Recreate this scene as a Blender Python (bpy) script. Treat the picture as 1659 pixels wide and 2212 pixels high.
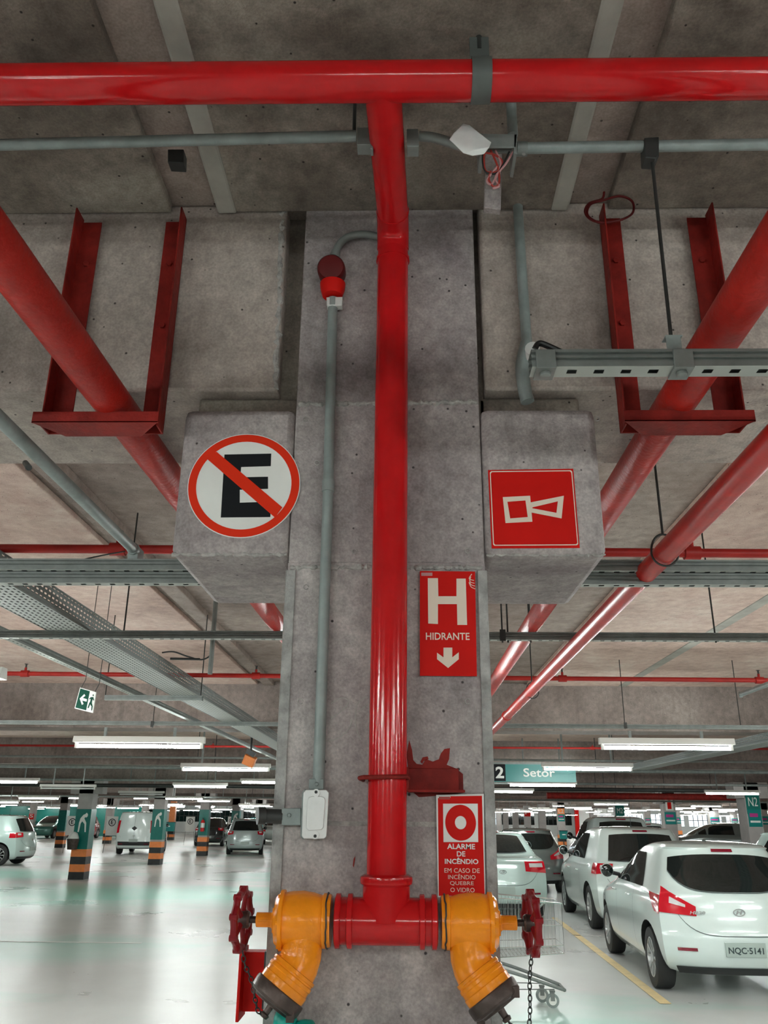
import bpy, bmesh, math, random
from mathutils import Vector, Matrix
random.seed(7)
C = bpy.context.scene.collection
for o in list(bpy.data.objects): bpy.data.objects.remove(o)
# ------------------------------------------------------------------ camera
F_PX, PITCH, YAW, ROLL, EYE = 1800.0, 0.3510, 0.0262, 0.0095, 1.7
W_PX, H_PX = 1659.0, 2212.0
fwd = Vector((-math.sin(YAW)*math.cos(PITCH), math.cos(YAW)*math.cos(PITCH), math.sin(PITCH)))
r0 = Vector((math.cos(YAW), math.sin(YAW), 0)); u0 = r0.cross(fwd)
cr = r0*math.cos(ROLL)+u0*math.sin(ROLL); cu = u0*math.cos(ROLL)-r0*math.sin(ROLL)
cam_data = bpy.data.cameras.new('camera'); cam = bpy.data.objects.new('camera', cam_data); C.objects.link(cam)
m = Matrix((cr, cu, -fwd)).transposed().to_4x4(); m.translation = (0, 0, EYE); cam.matrix_world = m
cam_data.sensor_width = 36; cam_data.lens = 36*F_PX/H_PX; cam_data.clip_start = 0.05; cam_data.clip_end = 400
bpy.context.scene.camera = cam
# ------------------------------------------------------------------ world and exposure
wd = bpy.data.worlds.new('world'); bpy.context.scene.world = wd; wd.use_nodes = True
wd.node_tree.nodes['Background'].inputs[0].default_value = (0.80, 0.92, 1.0, 1); wd.node_tree.nodes['Background'].inputs[1].default_value = 1.2
vs = bpy.context.scene.view_settings
vs.view_transform = 'Standard'; vs.look = 'None'; vs.exposure = 0.85; vs.gamma = 1; vs.use_curve_mapping = False
LAMP = 72.0

# ------------------------------------------------------------------ measuring helpers: a sight line of the photo met with a real plane
def ray(px, py): return cr*((px-W_PX/2)/F_PX) - cu*((py-H_PX/2)/F_PX) + fwd
def AY(px, py, y):
    r = ray(px, py); r = r*(y/r.y); return Vector((r.x, r.y, r.z+EYE))
def AZ(px, py, z):
    r = ray(px, py); r = r*((z-EYE)/r.z); return Vector((r.x, r.y, z))
V = Vector
# ------------------------------------------------------------------ materials
def newmat(name):
    mt = bpy.data.materials.new(name); mt.use_nodes = True
    nt = mt.node_tree; return mt, nt, nt.nodes['Principled BSDF']
def nd(nt, t, **kw):
    n = nt.nodes.new(t)
    for k, v in kw.items():
        if k[0] == '_': setattr(n, k[1:], v)
        else: n.inputs[k].default_value = v
    return n
def ramp(nt, fac, stops):
    r = nt.nodes.new('ShaderNodeValToRGB'); nt.links.new(fac, r.inputs[0])
    e = r.color_ramp.elements
    while len(e) < len(stops): e.new(0.5)
    for i, (p, c) in enumerate(stops):
        e[i].position = p; e[i].color = (*c, 1) if len(c) == 3 else c
    return r.outputs[0]
def mixc(nt, fac, a, b, mode='MIX'):
    n = nt.nodes.new('ShaderNodeMix'); n.data_type = 'RGBA'; n.blend_type = mode
    for s, v in ((n.inputs[0], fac), (n.inputs[6], a), (n.inputs[7], b)):
        if isinstance(v, (int, float)): s.default_value = v
        elif isinstance(v, tuple): s.default_value = (*v[:3], 1)
        else: nt.links.new(v, s)
    return n.outputs[2]
def g(v): return (v, v, v)
def plain(name, col, rough=0.5, metal=0.0, coat=0.0, vary=0.0, vscale=8, bump=0.0, bscale=60, spec=0.5):
    mt, nt, b = newmat(name)
    b.inputs['Base Color'].default_value = (*col, 1); b.inputs['Roughness'].default_value = rough
    b.inputs['Metallic'].default_value = metal; b.inputs['Coat Weight'].default_value = coat; b.inputs['Coat Roughness'].default_value = 0.08
    b.inputs['Specular IOR Level'].default_value = spec
    tc = nt.nodes.new('ShaderNodeTexCoord')
    if vary:
        n = nd(nt, 'ShaderNodeTexNoise', Scale=vscale, Detail=6.0, Roughness=0.65); nt.links.new(tc.outputs['Object'], n.inputs['Vector'])
        dk = tuple(c*(1-vary) for c in col); lt = tuple(min(1, c*(1+vary)) for c in col)
        nt.links.new(ramp(nt, n.outputs[0], [(0.3, dk), (0.7, lt)]), b.inputs['Base Color'])
    if bump:
        n = nd(nt, 'ShaderNodeTexNoise', Scale=bscale, Detail=4.0); nt.links.new(tc.outputs['Object'], n.inputs['Vector'])
        bp = nd(nt, 'ShaderNodeBump', Strength=bump, Distance=0.01); nt.links.new(n.outputs[0], bp.inputs['Height']); nt.links.new(bp.outputs[0], b.inputs['Normal'])
    return mt
def concrete(name, dark, mid, light, scale=1.6, spots=0.6, pores=True, bump=0.35):
    mt, nt, b = newmat(name); L = nt.links.new
    tc = nt.nodes.new('ShaderNodeTexCoord'); P = tc.outputs['Object']
    n1 = nd(nt, 'ShaderNodeTexNoise', Scale=scale, Detail=3.5, Roughness=0.6, Distortion=0.4); L(P, n1.inputs['Vector'])
    base = ramp(nt, n1.outputs[0], [(0.28, dark), (0.5, mid), (0.72, light)])
    n2 = nd(nt, 'ShaderNodeTexNoise', Scale=scale*14, Detail=4.5, Roughness=0.7); L(P, n2.inputs['Vector'])
    c = mixc(nt, 0.55, base, ramp(nt, n2.outputs[0], [(0.3, g(0.30)), (0.7, g(0.72))]), 'OVERLAY')
    mp = nt.nodes.new('ShaderNodeMapping'); mp.inputs['Scale'].default_value = (7, 7, 0.9); L(P, mp.inputs[0])
    n3 = nd(nt, 'ShaderNodeTexNoise', Scale=1.3, Detail=4.0, Roughness=0.6); L(mp.outputs[0], n3.inputs['Vector'])
    c = mixc(nt, ramp(nt, n3.outputs[0], [(0.52, g(0)), (0.75, g(spots))]), c, tuple(x*0.45 for x in dark))
    n4 = nd(nt, 'ShaderNodeTexNoise', Scale=170.0, Detail=2.0); L(P, n4.inputs['Vector'])
    c = mixc(nt, 0.35, c, ramp(nt, n4.outputs[0], [(0.3, g(0.3)), (0.7, g(0.7))]), 'OVERLAY')
    vo = nd(nt, 'ShaderNodeTexVoronoi', Scale=23.0); L(P, vo.inputs['Vector'])
    if pores:
        pm = ramp(nt, vo.outputs['Distance'], [(0.05, g(1)), (0.085, g(0))])
        c = mixc(nt, pm, c, tuple(x*0.25 for x in dark))
    L(c, b.inputs['Base Color']); b.inputs['Roughness'].default_value = 0.82; b.inputs['Specular IOR Level'].default_value = 0.3
    bp = nd(nt, 'ShaderNodeBump', Strength=bump, Distance=0.012); L(n2.outputs[0], bp.inputs['Height']); L(bp.outputs[0], b.inputs['Normal'])
    return mt
M = {}
M['column'] = concrete('column_concrete', (0.235, 0.195, 0.20), (0.36, 0.315, 0.308), (0.50, 0.455, 0.43), 3.2, 0.35)
M['beam'] = concrete('beam_concrete', (0.27, 0.22, 0.20), (0.39, 0.33, 0.295), (0.50, 0.44, 0.39), 1.5, 0.4)
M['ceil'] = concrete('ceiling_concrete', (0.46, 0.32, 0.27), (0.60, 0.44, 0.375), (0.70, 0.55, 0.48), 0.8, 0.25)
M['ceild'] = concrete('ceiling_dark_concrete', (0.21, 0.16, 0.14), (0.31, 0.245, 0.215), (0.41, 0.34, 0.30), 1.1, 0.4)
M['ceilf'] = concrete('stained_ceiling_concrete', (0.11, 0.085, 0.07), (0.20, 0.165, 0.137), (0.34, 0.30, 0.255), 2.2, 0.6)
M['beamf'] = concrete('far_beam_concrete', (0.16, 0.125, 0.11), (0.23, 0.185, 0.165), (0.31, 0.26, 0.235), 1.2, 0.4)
M['ceill'] = plain('ceiling_joint_paint', (0.36, 0.34, 0.30), 0.8, vary=0.25, vscale=4)
M['guard'] = plain('corner_guard_paint', (0.34, 0.33, 0.315), 0.7, vary=0.4, vscale=22, bump=0.6)
M['red'] = plain('red_pipe_paint', (0.50, 0.008, 0.010), 0.13, spec=0.4, vary=0.14, vscale=9, bump=0.022, bscale=75)
M['redslim'] = plain('slim_pipe_red_paint', (0.42, 0.012, 0.008), 0.33, spec=0.35, vary=0.2, vscale=9, bump=0.04)
M['strap'] = plain('hanger_strap_grey', (0.085, 0.092, 0.085), 0.55, 0.1, vary=0.2)
M['reddull'] = plain('dull_red_pipe_paint', (0.38, 0.016, 0.010), 0.42, spec=0.25, vary=0.3, vscale=7, bump=0.2, bscale=90)
M['redfar'] = plain('red_sprinkler_paint', (0.32, 0.014, 0.010), 0.45, spec=0.25, vary=0.2)
M['rust'] = plain('rust_red_steel', (0.20, 0.013, 0.009), 0.55, spec=0.2, vary=0.45, vscale=11, bump=0.2)
M['crimson'] = plain('handwheel_crimson', (0.20, 0.004, 0.008), 0.35, coat=0.1, spec=0.3, vary=0.2)
M['yellow'] = plain('valve_yellow_paint', (0.92, 0.28, 0.010), 0.2, spec=0.4, vary=0.10, vscale=20, bump=0.12, bscale=70)
M['galv'] = plain('galvanised_steel', (0.20, 0.215, 0.205), 0.5, 0.2, vary=0.18, vscale=16)
M['conduit'] = plain('conduit_grey_paint', (0.24, 0.275, 0.265), 0.45, 0.1, vary=0.22, vscale=14, bump=0.08)
M['dkmetal'] = plain('dark_metal', (0.035, 0.036, 0.034), 0.5, 0.3, vary=0.3)
M['bronze'] = plain('dark_bronze_cap', (0.085, 0.06, 0.052), 0.38, 0.55, vary=0.4, vscale=16, bump=0.2, bscale=50)
M['alum'] = plain('cast_aluminium', (0.72, 0.72, 0.70), 0.35, 0.25, vary=0.08, vscale=20)
M['black'] = plain('black_plastic', (0.012, 0.013, 0.013), 0.4)
M['rubber'] = plain('tyre_rubber', (0.018, 0.019, 0.019), 0.7)
M['signred'] = plain('sign_red', (0.56, 0.008, 0.005), 0.5, spec=0.12, vary=0.06)
M['signcream'] = plain('sign_glow_cream', (0.78, 0.66, 0.54), 0.45)
M['signwhite'] = plain('sign_white', (0.78, 0.78, 0.74), 0.45, vary=0.04)
M['signblack'] = plain('sign_black', (0.012, 0.013, 0.015), 0.5, spec=0.1)
M['circred'] = plain('sign_ring_red', (0.70, 0.030, 0.008), 0.5, spec=0.12)
M['teal'] = plain('sign_teal', (0.0, 0.20, 0.185), 0.35)
M['green'] = plain('column_green_paint', (0.0, 0.155, 0.125), 0.35, vary=0.12)
M['exitgreen'] = plain('exit_sign_green', (0.004, 0.06, 0.035), 0.5, spec=0.1)
M['orange'] = plain('hazard_orange', (0.86, 0.26, 0.07), 0.5, vary=0.1)
M['hblack'] = plain('hazard_black', (0.025, 0.027, 0.028), 0.5, vary=0.3)
M['farcol'] = plain('far_column_paint', (0.40, 0.37, 0.355), 0.7, vary=0.12, vscale=3)
M['white'] = plain('white_enamel', (0.70, 0.68, 0.64), 0.4)
M['wallw'] = plain('white_wall_paint', (0.75, 0.76, 0.74), 0.7)
M['mortar'] = plain('mortar_ridge', (0.36, 0.34, 0.32), 0.9, vary=0.4, vscale=40, bump=0.8, bscale=60)
M['wirered'] = plain('wire_red', (0.35, 0.03, 0.02), 0.4)
M['wirepink'] = plain('wire_pink', (0.5, 0.25, 0.25), 0.4)
M['chalk'] = plain('chalk_mark', (0.42, 0.42, 0.38), 0.9)
M['yline'] = plain('floor_yellow_paint', (0.86, 0.66, 0.34), 0.5, vary=0.15, vscale=5)
M['wline'] = plain('floor_white_paint', (0.85, 0.86, 0.84), 0.5)
M['plate'] = plain('plate_grey', (0.42, 0.50, 0.46), 0.4)
M['platetext'] = plain('plate_text', (0.03, 0.05, 0.05), 0.4)
M['tail'] = plain('tail_light_red', (0.62, 0.006, 0.02), 0.12, coat=1.0)
M['taildk'] = plain('tail_light_dark', (0.22, 0.004, 0.02), 0.12, coat=1.0)
M['maroon'] = plain('siren_maroon', (0.10, 0.006, 0.006), 0.45, spec=0.25)
M['tailw'] = plain('tail_light_clear', (0.75, 0.72, 0.72), 0.15, coat=1.0)
M['glass'] = plain('tinted_glass', (0.008, 0.012, 0.012), 0.04, spec=0.8)
M['chrome'] = plain('chrome', (0.75, 0.77, 0.77), 0.12, 0.9)
M['rim'] = plain('alloy_rim', (0.55, 0.57, 0.57), 0.28, 0.6)
M['trimblk'] = plain('car_black_trim', (0.02, 0.022, 0.022), 0.45)
M['seam'] = plain('panel_gap', (0.10, 0.12, 0.12), 0.6)
M['cloth'] = plain('teal_plastic_bag', (0.0, 0.33, 0.26), 0.35, vary=0.3, vscale=30)
M['leaf'] = plain('leaves', (0.05, 0.12, 0.035), 0.7, vary=0.5, vscale=3)
M['extbody'] = plain('extinguisher_red', (0.6, 0.01, 0.01), 0.25, coat=0.5)
M['magenta'] = plain('sign_magenta', (0.45, 0.03, 0.22), 0.4)
def paint(name, col, metal=0.0):
    return plain(name, col, 0.25, metal, coat=1.0)
M['p_white'] = paint('white_car_paint', (0.74, 0.84, 0.81)); M['p_silver'] = paint('silver_car_paint', (0.48, 0.56, 0.55), 0.2)
M['p_gray'] = paint('grey_car_paint', (0.22, 0.25, 0.24), 0.4); M['p_dark'] = paint('dark_car_paint', (0.02, 0.025, 0.025), 0.3)
M['p_red'] = paint('red_car_paint', (0.45, 0.01, 0.02)); M['p_teal'] = paint('green_car_paint', (0.03, 0.16, 0.13), 0.3)
M['p_ice'] = paint('pale_silver_car_paint', (0.55, 0.69, 0.65), 0.1)
def emis(name, col, s):
    mt, nt, b = newmat(name); nt.nodes.remove(b)
    e = nd(nt, 'ShaderNodeEmission', Color=(*col, 1), Strength=s); nt.links.new(e.outputs[0], nt.nodes['Material Output'].inputs[0]); return mt
M['tube'] = emis('lit_fluorescent_tube', (0.92, 1.0, 0.97), LAMP)
M['tubeoff'] = plain('unlit_tube', (0.7, 0.7, 0.68), 0.3)
def slots(name, col, along, across, pa, da, pb, db, off=0.0):
    """steel sheet with real see-through punched slots"""
    mt, nt, b = newmat(name); L = nt.links.new
    b.inputs['Base Color'].default_value = (*col, 1); b.inputs['Roughness'].default_value = 0.7; b.inputs['Metallic'].default_value = 0.0; b.inputs['Specular IOR Level'].default_value = 0.2
    tc = nt.nodes.new('ShaderNodeTexCoord'); sp = nt.nodes.new('ShaderNodeSeparateXYZ'); L(tc.outputs['Object'], sp.inputs[0])
    def win(ax, p, d, o=0.0):
        a = nd(nt, 'ShaderNodeMath', _operation='MULTIPLY_ADD'); L(sp.outputs[ax], a.inputs[0]); a.inputs[1].default_value = 1/p; a.inputs[2].default_value = 100.0+o
        f = nd(nt, 'ShaderNodeMath', _operation='FRACT'); L(a.outputs[0], f.inputs[0])
        c = nd(nt, 'ShaderNodeMath', _operation='LESS_THAN'); L(f.outputs[0], c.inputs[0]); c.inputs[1].default_value = d; return c.outputs[0]
    mu = nd(nt, 'ShaderNodeMath', _operation='MULTIPLY'); L(win(along, pa, da), mu.inputs[0]); L(win(across, pb, db, off), mu.inputs[1])
    t = nt.nodes.new('ShaderNodeBsdfTransparent'); mx = nt.nodes.new('ShaderNodeMixShader'); L(mu.outputs[0], mx.inputs[0]); L(b.outputs[0], mx.inputs[1]); L(t.outputs[0], mx.inputs[2])
    L(mx.outputs[0], nt.nodes['Material Output'].inputs[0]); return mt
M['slotx'] = slots('slotted_strut_bottom_x', (0.42, 0.44, 0.41), 0, 1, 0.05, 0.36, 0.034, 0.4, 0.2)
M['sloty'] = slots('slotted_strut_bottom_y', (0.42, 0.44, 0.41), 1, 0, 0.05, 0.32, 0.034, 0.3, 0.15)
M['trayb'] = slots('perforated_tray_bottom', (0.38, 0.40, 0.375), 1, 0, 0.042, 0.5, 0.0262, 0.32)
M['trays'] = slots('perforated_tray_side', (0.20, 0.22, 0.215), 1, 2, 0.042, 0.5, 0.022, 0.33)
# floor: polished grey concrete, reflections of the green columns put into its colour
def floor_mat():
    mt, nt, b = newmat('polished_floor'); L = nt.links.new
    tc = nt.nodes.new('ShaderNodeTexCoord'); P = tc.outputs['Object']
    n1 = nd(nt, 'ShaderNodeTexNoise', Scale=0.5, Detail=6.0, Roughness=0.6, Distortion=0.3); L(P, n1.inputs['Vector'])
    c = ramp(nt, n1.outputs[0], [(0.3, (0.60, 0.60, 0.59)), (0.55, (0.70, 0.71, 0.695)), (0.75, (0.77, 0.79, 0.77))])
    mp = nt.nodes.new('ShaderNodeMapping'); mp.inputs['Scale'].default_value = (0.16, 0.3, 1); L(P, mp.inputs[0])
    n2 = nd(nt, 'ShaderNodeTexNoise', Scale=1.0, Detail=5.0, Roughness=0.6); L(mp.outputs[0], n2.inputs['Vector'])
    c = mixc(nt, ramp(nt, n2.outputs[0], [(0.54, g(0)), (0.70, g(0.62))]), c, (0.27, 0.68, 0.56))  # noise-shaped green tint, painted in for the columns' reflections
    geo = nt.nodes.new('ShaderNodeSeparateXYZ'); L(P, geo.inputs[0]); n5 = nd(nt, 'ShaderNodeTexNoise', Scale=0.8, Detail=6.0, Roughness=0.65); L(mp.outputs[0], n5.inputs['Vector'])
    for (wx, wy, rx_, ry_, k_) in ((-7.0, 20.5, 7.5, 4.5, 0.85), (-3.0, 27.0, 3.5, 5.0, 0.8), (-12.5, 26.5, 5.0, 4.0, 0.7), (1.5, 8.0, 1.5, 1.9, 0.6), (-5.0, 12.5, 3.0, 2.0, 0.4), (5.0, 7.0, 2.5, 1.5, 0.4)):   # soft green patches painting in reflections of the green columns
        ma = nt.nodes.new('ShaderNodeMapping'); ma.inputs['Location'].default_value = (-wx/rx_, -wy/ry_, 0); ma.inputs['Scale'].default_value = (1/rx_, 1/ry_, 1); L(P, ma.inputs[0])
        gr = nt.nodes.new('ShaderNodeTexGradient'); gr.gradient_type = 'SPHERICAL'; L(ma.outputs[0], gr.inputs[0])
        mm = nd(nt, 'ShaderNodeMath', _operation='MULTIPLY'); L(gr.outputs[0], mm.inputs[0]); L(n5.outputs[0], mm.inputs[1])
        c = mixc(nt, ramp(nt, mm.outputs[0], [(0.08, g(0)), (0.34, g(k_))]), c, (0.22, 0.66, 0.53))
    n3 = nd(nt, 'ShaderNodeTexNoise', Scale=9.0, Detail=8.0, Roughness=0.75); L(P, n3.inputs['Vector'])
    c = mixc(nt, ramp(nt, n3.outputs[0], [(0.62, g(0)), (0.85, g(0.25))]), c, (0.36, 0.33, 0.31))
    L(c, b.inputs['Base Color'])
    L(ramp(nt, n1.outputs[0], [(0.3, g(0.26)), (0.7, g(0.34))]), b.inputs['Roughness'])
    return mt
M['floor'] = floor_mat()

# ------------------------------------------------------------------ mesh builder
class MB:
    def __init__(s): s.v = []; s.f = []; s.m = []; s.mats = []
    def mi(s, mat):
        if mat not in s.mats: s.mats.append(mat)
        return s.mats.index(mat)
    def add(s, vs, fs, mat=None):
        k = len(s.v); s.v += [V(p) for p in vs]; i = s.mi(mat) if mat else 0
        for f in fs: s.f.append([k+a for a in f]); s.m.append(i)
        return s
    def box(s, a, b, mat=None):
        x0, y0, z0 = a; x1, y1, z1 = b
        if x0 > x1: x0, x1 = x1, x0
        if y0 > y1: y0, y1 = y1, y0
        if z0 > z1: z0, z1 = z1, z0
        return s.add([(x0,y0,z0),(x1,y0,z0),(x1,y1,z0),(x0,y1,z0),(x0,y0,z1),(x1,y0,z1),(x1,y1,z1),(x0,y1,z1)],
              [(0,3,2,1),(4,5,6,7),(0,1,5,4),(1,2,6,5),(2,3,7,6),(3,0,4,7)], mat)
    def cbox(s, c, d, R=None, mat=None):
        c = V(c); R = R or Matrix.Identity(3)
        pts = [c+R@V((sx*d[0]/2, sy*d[1]/2, sz*d[2]/2)) for sz in (-1,1) for sx,sy in ((-1,-1),(1,-1),(1,1),(-1,1))]
        return s.add(pts, [(0,3,2,1),(4,5,6,7),(0,1,5,4),(1,2,6,5),(2,3,7,6),(3,0,4,7)], mat)
    def tube(s, pts, r, n=16, mat=None, caps=True, closed=False):
        pts = [V(p) for p in pts]; N = len(pts); rs = r if isinstance(r, (list, tuple)) else [r]*N
        rings = []; prev = None
        for i, p in enumerate(pts):
            if closed: d = (pts[(i+1) % N]-pts[i-1])
            else: d = (pts[min(i+1, N-1)]-pts[max(i-1, 0)])
            d.normalize()
            if prev is None:
                a = d.cross(V((0,0,1)));
                if a.length < 1e-3: a = d.cross(V((1,0,0)))
            else: a = prev - d*prev.dot(d)
            a.normalize(); b = d.cross(a); prev = a
            rings.append([p+(a*math.cos(t)+b*math.sin(t))*rs[i] for t in [2*math.pi*k/n for k in range(n)]])
        vs = [q for R_ in rings for q in R_]; fs = []
        M_ = N if closed else N-1
        for i in range(M_):
            for k in range(n):
                j = (i+1) % N; fs.append((i*n+k, i*n+(k+1) % n, j*n+(k+1) % n, j*n+k))
        if caps and not closed: fs.append(tuple(range(n))[::-1]); fs.append(tuple((N-1)*n+k for k in range(n)))
        return s.add(vs, fs, mat)
    def lathe(s, prof, o, ax, n=32, mat=None):
        """prof: list of (distance along axis, radius)"""
        o = V(o); ax = V(ax).normalized(); a = ax.cross(V((0,0,1)))
        if a.length < 1e-3: a = ax.cross(V((1,0,0)))
        a.normalize(); b = ax.cross(a); vs = []; fs = []
        for (t, r) in prof: vs += [o+ax*t+(a*math.cos(q)+b*math.sin(q))*max(r, 1e-4) for q in [2*math.pi*k/n for k in range(n)]]
        for i in range(len(prof)-1):
            for k in range(n): fs.append((i*n+k, i*n+(k+1) % n, (i+1)*n+(k+1) % n, (i+1)*n+k))
        fs.append(tuple(range(n))[::-1]); fs.append(tuple((len(prof)-1)*n+k for k in range(n)))
        return s.add(vs, fs, mat)
    def prism(s, poly, d, mat=None):
        """flat polygon of 3-D points thickened by the vector d"""
        poly = [V(p) for p in poly]; n = len(poly); d = V(d)
        nrm = V((0,0,0))
        for i in range(n): nrm += poly[i].cross(poly[(i+1) % n])
        if nrm.dot(d) > 0: poly = poly[::-1]
        return s.add(poly+[p+d for p in poly], [tuple(range(n)), tuple(range(n, 2*n))[::-1]]+[(i, n+i, n+(i+1) % n, (i+1) % n) for i in range(n)], mat)
    def ringflat(s, outer, inner, d, mat=None):
        n = len(outer); o = [V(p) for p in outer]; i_ = [V(p) for p in inner]; d = V(d)
        vs = o+i_+[p+d for p in o]+[p+d for p in i_]; fs = []
        for k in range(n):
            j = (k+1) % n
            fs += [(k, j, n+j, n+k), (2*n+k, 3*n+k, 3*n+j, 2*n+j), (k, 2*n+k, 2*n+j, j), (n+k, n+j, 3*n+j, 3*n+k)]
        return s.add(vs, fs, mat)
    def build(s, name, mat, parent=None, origin=None, bevel=0.0, sharp=35):
        me = bpy.data.meshes.new(name)
        o0 = V(origin) if origin is not None else (V(parent['org']) if parent is not None and 'org' in parent else V((0,0,0)))
        me.from_pydata([tuple(p-o0) for p in s.v], [], s.f)
        if s.mats and mat is None: ml = s.mats
        elif s.mats: ml = s.mats
        else: ml = [mat]
        for q in ml: me.materials.append(M[q])
        if s.mats:
            for i, p in enumerate(me.polygons): p.material_index = s.m[i]
        me.update()
        if sharp:
            me.polygons.foreach_set('use_smooth', [True]*len(me.polygons)); me.set_sharp_from_angle(angle=math.radians(sharp))
        bm = bmesh.new(); bm.from_mesh(me); bmesh.ops.recalc_face_normals(bm, faces=bm.faces); bm.to_mesh(me); bm.free()
        o = bpy.data.objects.new(name, me); C.objects.link(o)
        if parent is not None: o.parent = parent; o['org'] = tuple(o0)
        else: o.location = o0; o['org'] = tuple(o0)
        if bevel:
            b = o.modifiers.new('bevel', 'BEVEL'); b.width = bevel; b.segments = 2; b.limit_method = 'ANGLE'; b.angle_limit = math.radians(40)
        return o
def thing(name, label, cat, loc=(0,0,0), group=None):
    o = bpy.data.objects.new(name, None); C.objects.link(o); o.location = loc; o['org'] = tuple(loc); o.empty_display_size = 0.1
    o['label'] = label; o['category'] = cat
    if group: o['group'] = group
    return o
def tag(o, label, cat, group=None):
    o['label'] = label; o['category'] = cat
    if group: o['group'] = group
    return o
def struct(o, label=None):
    o['kind'] = 'structure'
    if label: o['label'] = label
    return o
def copytree(o, parent=None):
    c = o.copy(); C.objects.link(c)
    if parent: c.parent = parent
    for ch in [x for x in KIDS.get(o.name, [])]: copytree(ch, c)
    return c
KIDS = {}
def index_kids():
    KIDS.clear()
    for o in C.objects:
        if o.parent: KIDS.setdefault(o.parent.name, []).append(o)
def arc(c, r, a0, a1, n, ax='xz'):
    out = []
    for i in range(n+1):
        a = math.radians(a0+(a1-a0)*i/n); p = [0,0,0]
        p['xyz'.index(ax[0])] = math.cos(a)*r; p['xyz'.index(ax[1])] = math.sin(a)*r
        out.append(V(c)+V(p))
    return out
def smoothpath(pts, k=6):
    pts = [V(p) for p in pts]; out = []
    for i in range(len(pts)-1):
        p0, p1, p2, p3 = pts[max(i-1,0)], pts[i], pts[i+1], pts[min(i+2, len(pts)-1)]
        for j in range(k):
            t = j/k; out.append(0.5*((2*p1)+(-p0+p2)*t+(2*p0-5*p1+4*p2-p3)*t*t+(-p0+3*p1-3*p2+p3)*t**3))
    out.append(pts[-1]); return out
def text(s, name, mat, parent, org, right, up, w, h, thick=0.0006, bold=0.0, shear=0.0):
    """lettering as a mesh, fitted to w x h, lower left corner at org"""
    cu_ = bpy.data.curves.new('t', 'FONT'); cu_.body = s; cu_.extrude = 0.01; cu_.offset = bold; cu_.resolution_u = 3; cu_.shear = shear
    to = bpy.data.objects.new('t', cu_); C.objects.link(to); dg = bpy.context.evaluated_depsgraph_get()
    me = bpy.data.meshes.new_from_object(to.evaluated_get(dg)); bpy.data.objects.remove(to); bpy.data.curves.remove(cu_)
    xs = [v.co.x for v in me.vertices]; ys = [v.co.y for v in me.vertices]
    x0, x1, y0, y1 = min(xs), max(xs), min(ys), max(ys)
    R_, U_ = V(right).normalized(), V(up).normalized(); N_ = R_.cross(U_); o0 = V(parent['org']) if parent is not None else V((0,0,0))
    for v in me.vertices:
        v.co = V(org)+R_*((v.co.x-x0)/(x1-x0)*w)+U_*((v.co.y-y0)/(y1-y0)*h)+N_*(thick if v.co.z > 0 else 0)-o0
    me.materials.clear(); me.materials.append(M[mat]); o = bpy.data.objects.new(name, me); C.objects.link(o)
    if parent is not None: o.parent = parent
    o['org'] = tuple(o0); return o
RX, UZ = V((1,0,0)), V((0,0,1))

# ------------------------------------------------------------------ the hall
ZC, ZB = 3.20, 2.654          # ceiling and underside of the beams
XL, XR, YN, YF = -46.0, 50.0, -9.0, 96.0
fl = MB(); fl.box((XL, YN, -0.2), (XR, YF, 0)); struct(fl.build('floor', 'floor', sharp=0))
ce = MB(); ce.box((XL, YN, ZC), (XR, YF, ZC+0.25))
struct(ce.build('ceiling', 'ceild', sharp=0))
def slab(x0, x1, y0, y1, name, lab, mat='ceil', t=0.035):
    b = MB(); b.box((x0, y0, ZC-t), (x1, y1, ZC)); o = b.build(name, mat, sharp=0, bevel=0.006); struct(o, lab); return o
# flat precast panels hung a hand lower than the dark joint strips
slab(XL, -1.74, 2.205, 9.94, 'ceiling', 'pinkish flat ceiling panel left of the middle strip in the first bay')
slab(1.44, 2.55, 2.205, 9.94, 'ceiling', 'pinkish ceiling panel right of the middle strip')
slab(2.60, XR, 2.205, 9.94, 'ceiling', 'pinkish ceiling panel beyond the pale joint on the right')
slab(-1.66, -1.54, 2.205, 9.94, 'trim_1', 'narrow concrete rib beside the middle strip', 'ceild', 0.05)
slab(2.50, 2.60, 2.205, 9.94, 'trim_2', 'pale joint strip between two ceiling panels', 'ceill', 0.04)
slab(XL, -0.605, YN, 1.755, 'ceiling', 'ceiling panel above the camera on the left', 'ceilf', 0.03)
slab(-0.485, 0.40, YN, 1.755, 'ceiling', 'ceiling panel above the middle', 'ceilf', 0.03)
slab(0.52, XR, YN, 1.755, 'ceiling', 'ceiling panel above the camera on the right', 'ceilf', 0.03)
slab(-0.485, -0.435, YN, 1.755, 'trim_3', 'pale edge strip along the left ceiling joint', 'ceill', 0.034)
slab(0.375, 0.42, YN, 1.755, 'trim_4', 'pale edge strip along the right ceiling joint', 'ceill', 0.034)
ROWS = [1.75, 9.94, 17.45, 24.95, 32.6, 40.1, 47.6, 55.1, 62.6, 70.1, 77.6, 85.1, 92.6]
for i, y in enumerate(ROWS[1:-1]):
    y2 = ROWS[i+2]
    for (a, b) in ((XL, -1.74), (1.44, XR)):
        slab(a, b, y+0.455, y2-0.01, 'ceiling', 'ceiling panels of bay %s from the camera' % ['second','third','fourth','fifth','sixth','seventh','eighth','ninth','tenth','eleventh','twelfth'][i])
def beam(x0, x1, y, label, mt='beam'):
    b = MB(); b.box((x0, y+0.01, ZB), (x1, y+0.455, ZC)); o = b.build('concrete_beam', mt, origin=((x0+x1)/2, y+0.2, ZB), bevel=0.008)
    tag(o, label, 'beam', 'concrete cross beams')
beam(XL, -0.305, 1.75, 'rough grey concrete beam resting on the left side of the near pillar bracket')
beam(0.190, XR, 1.75, 'rough grey concrete beam resting on the right side of the near pillar bracket')
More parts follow.
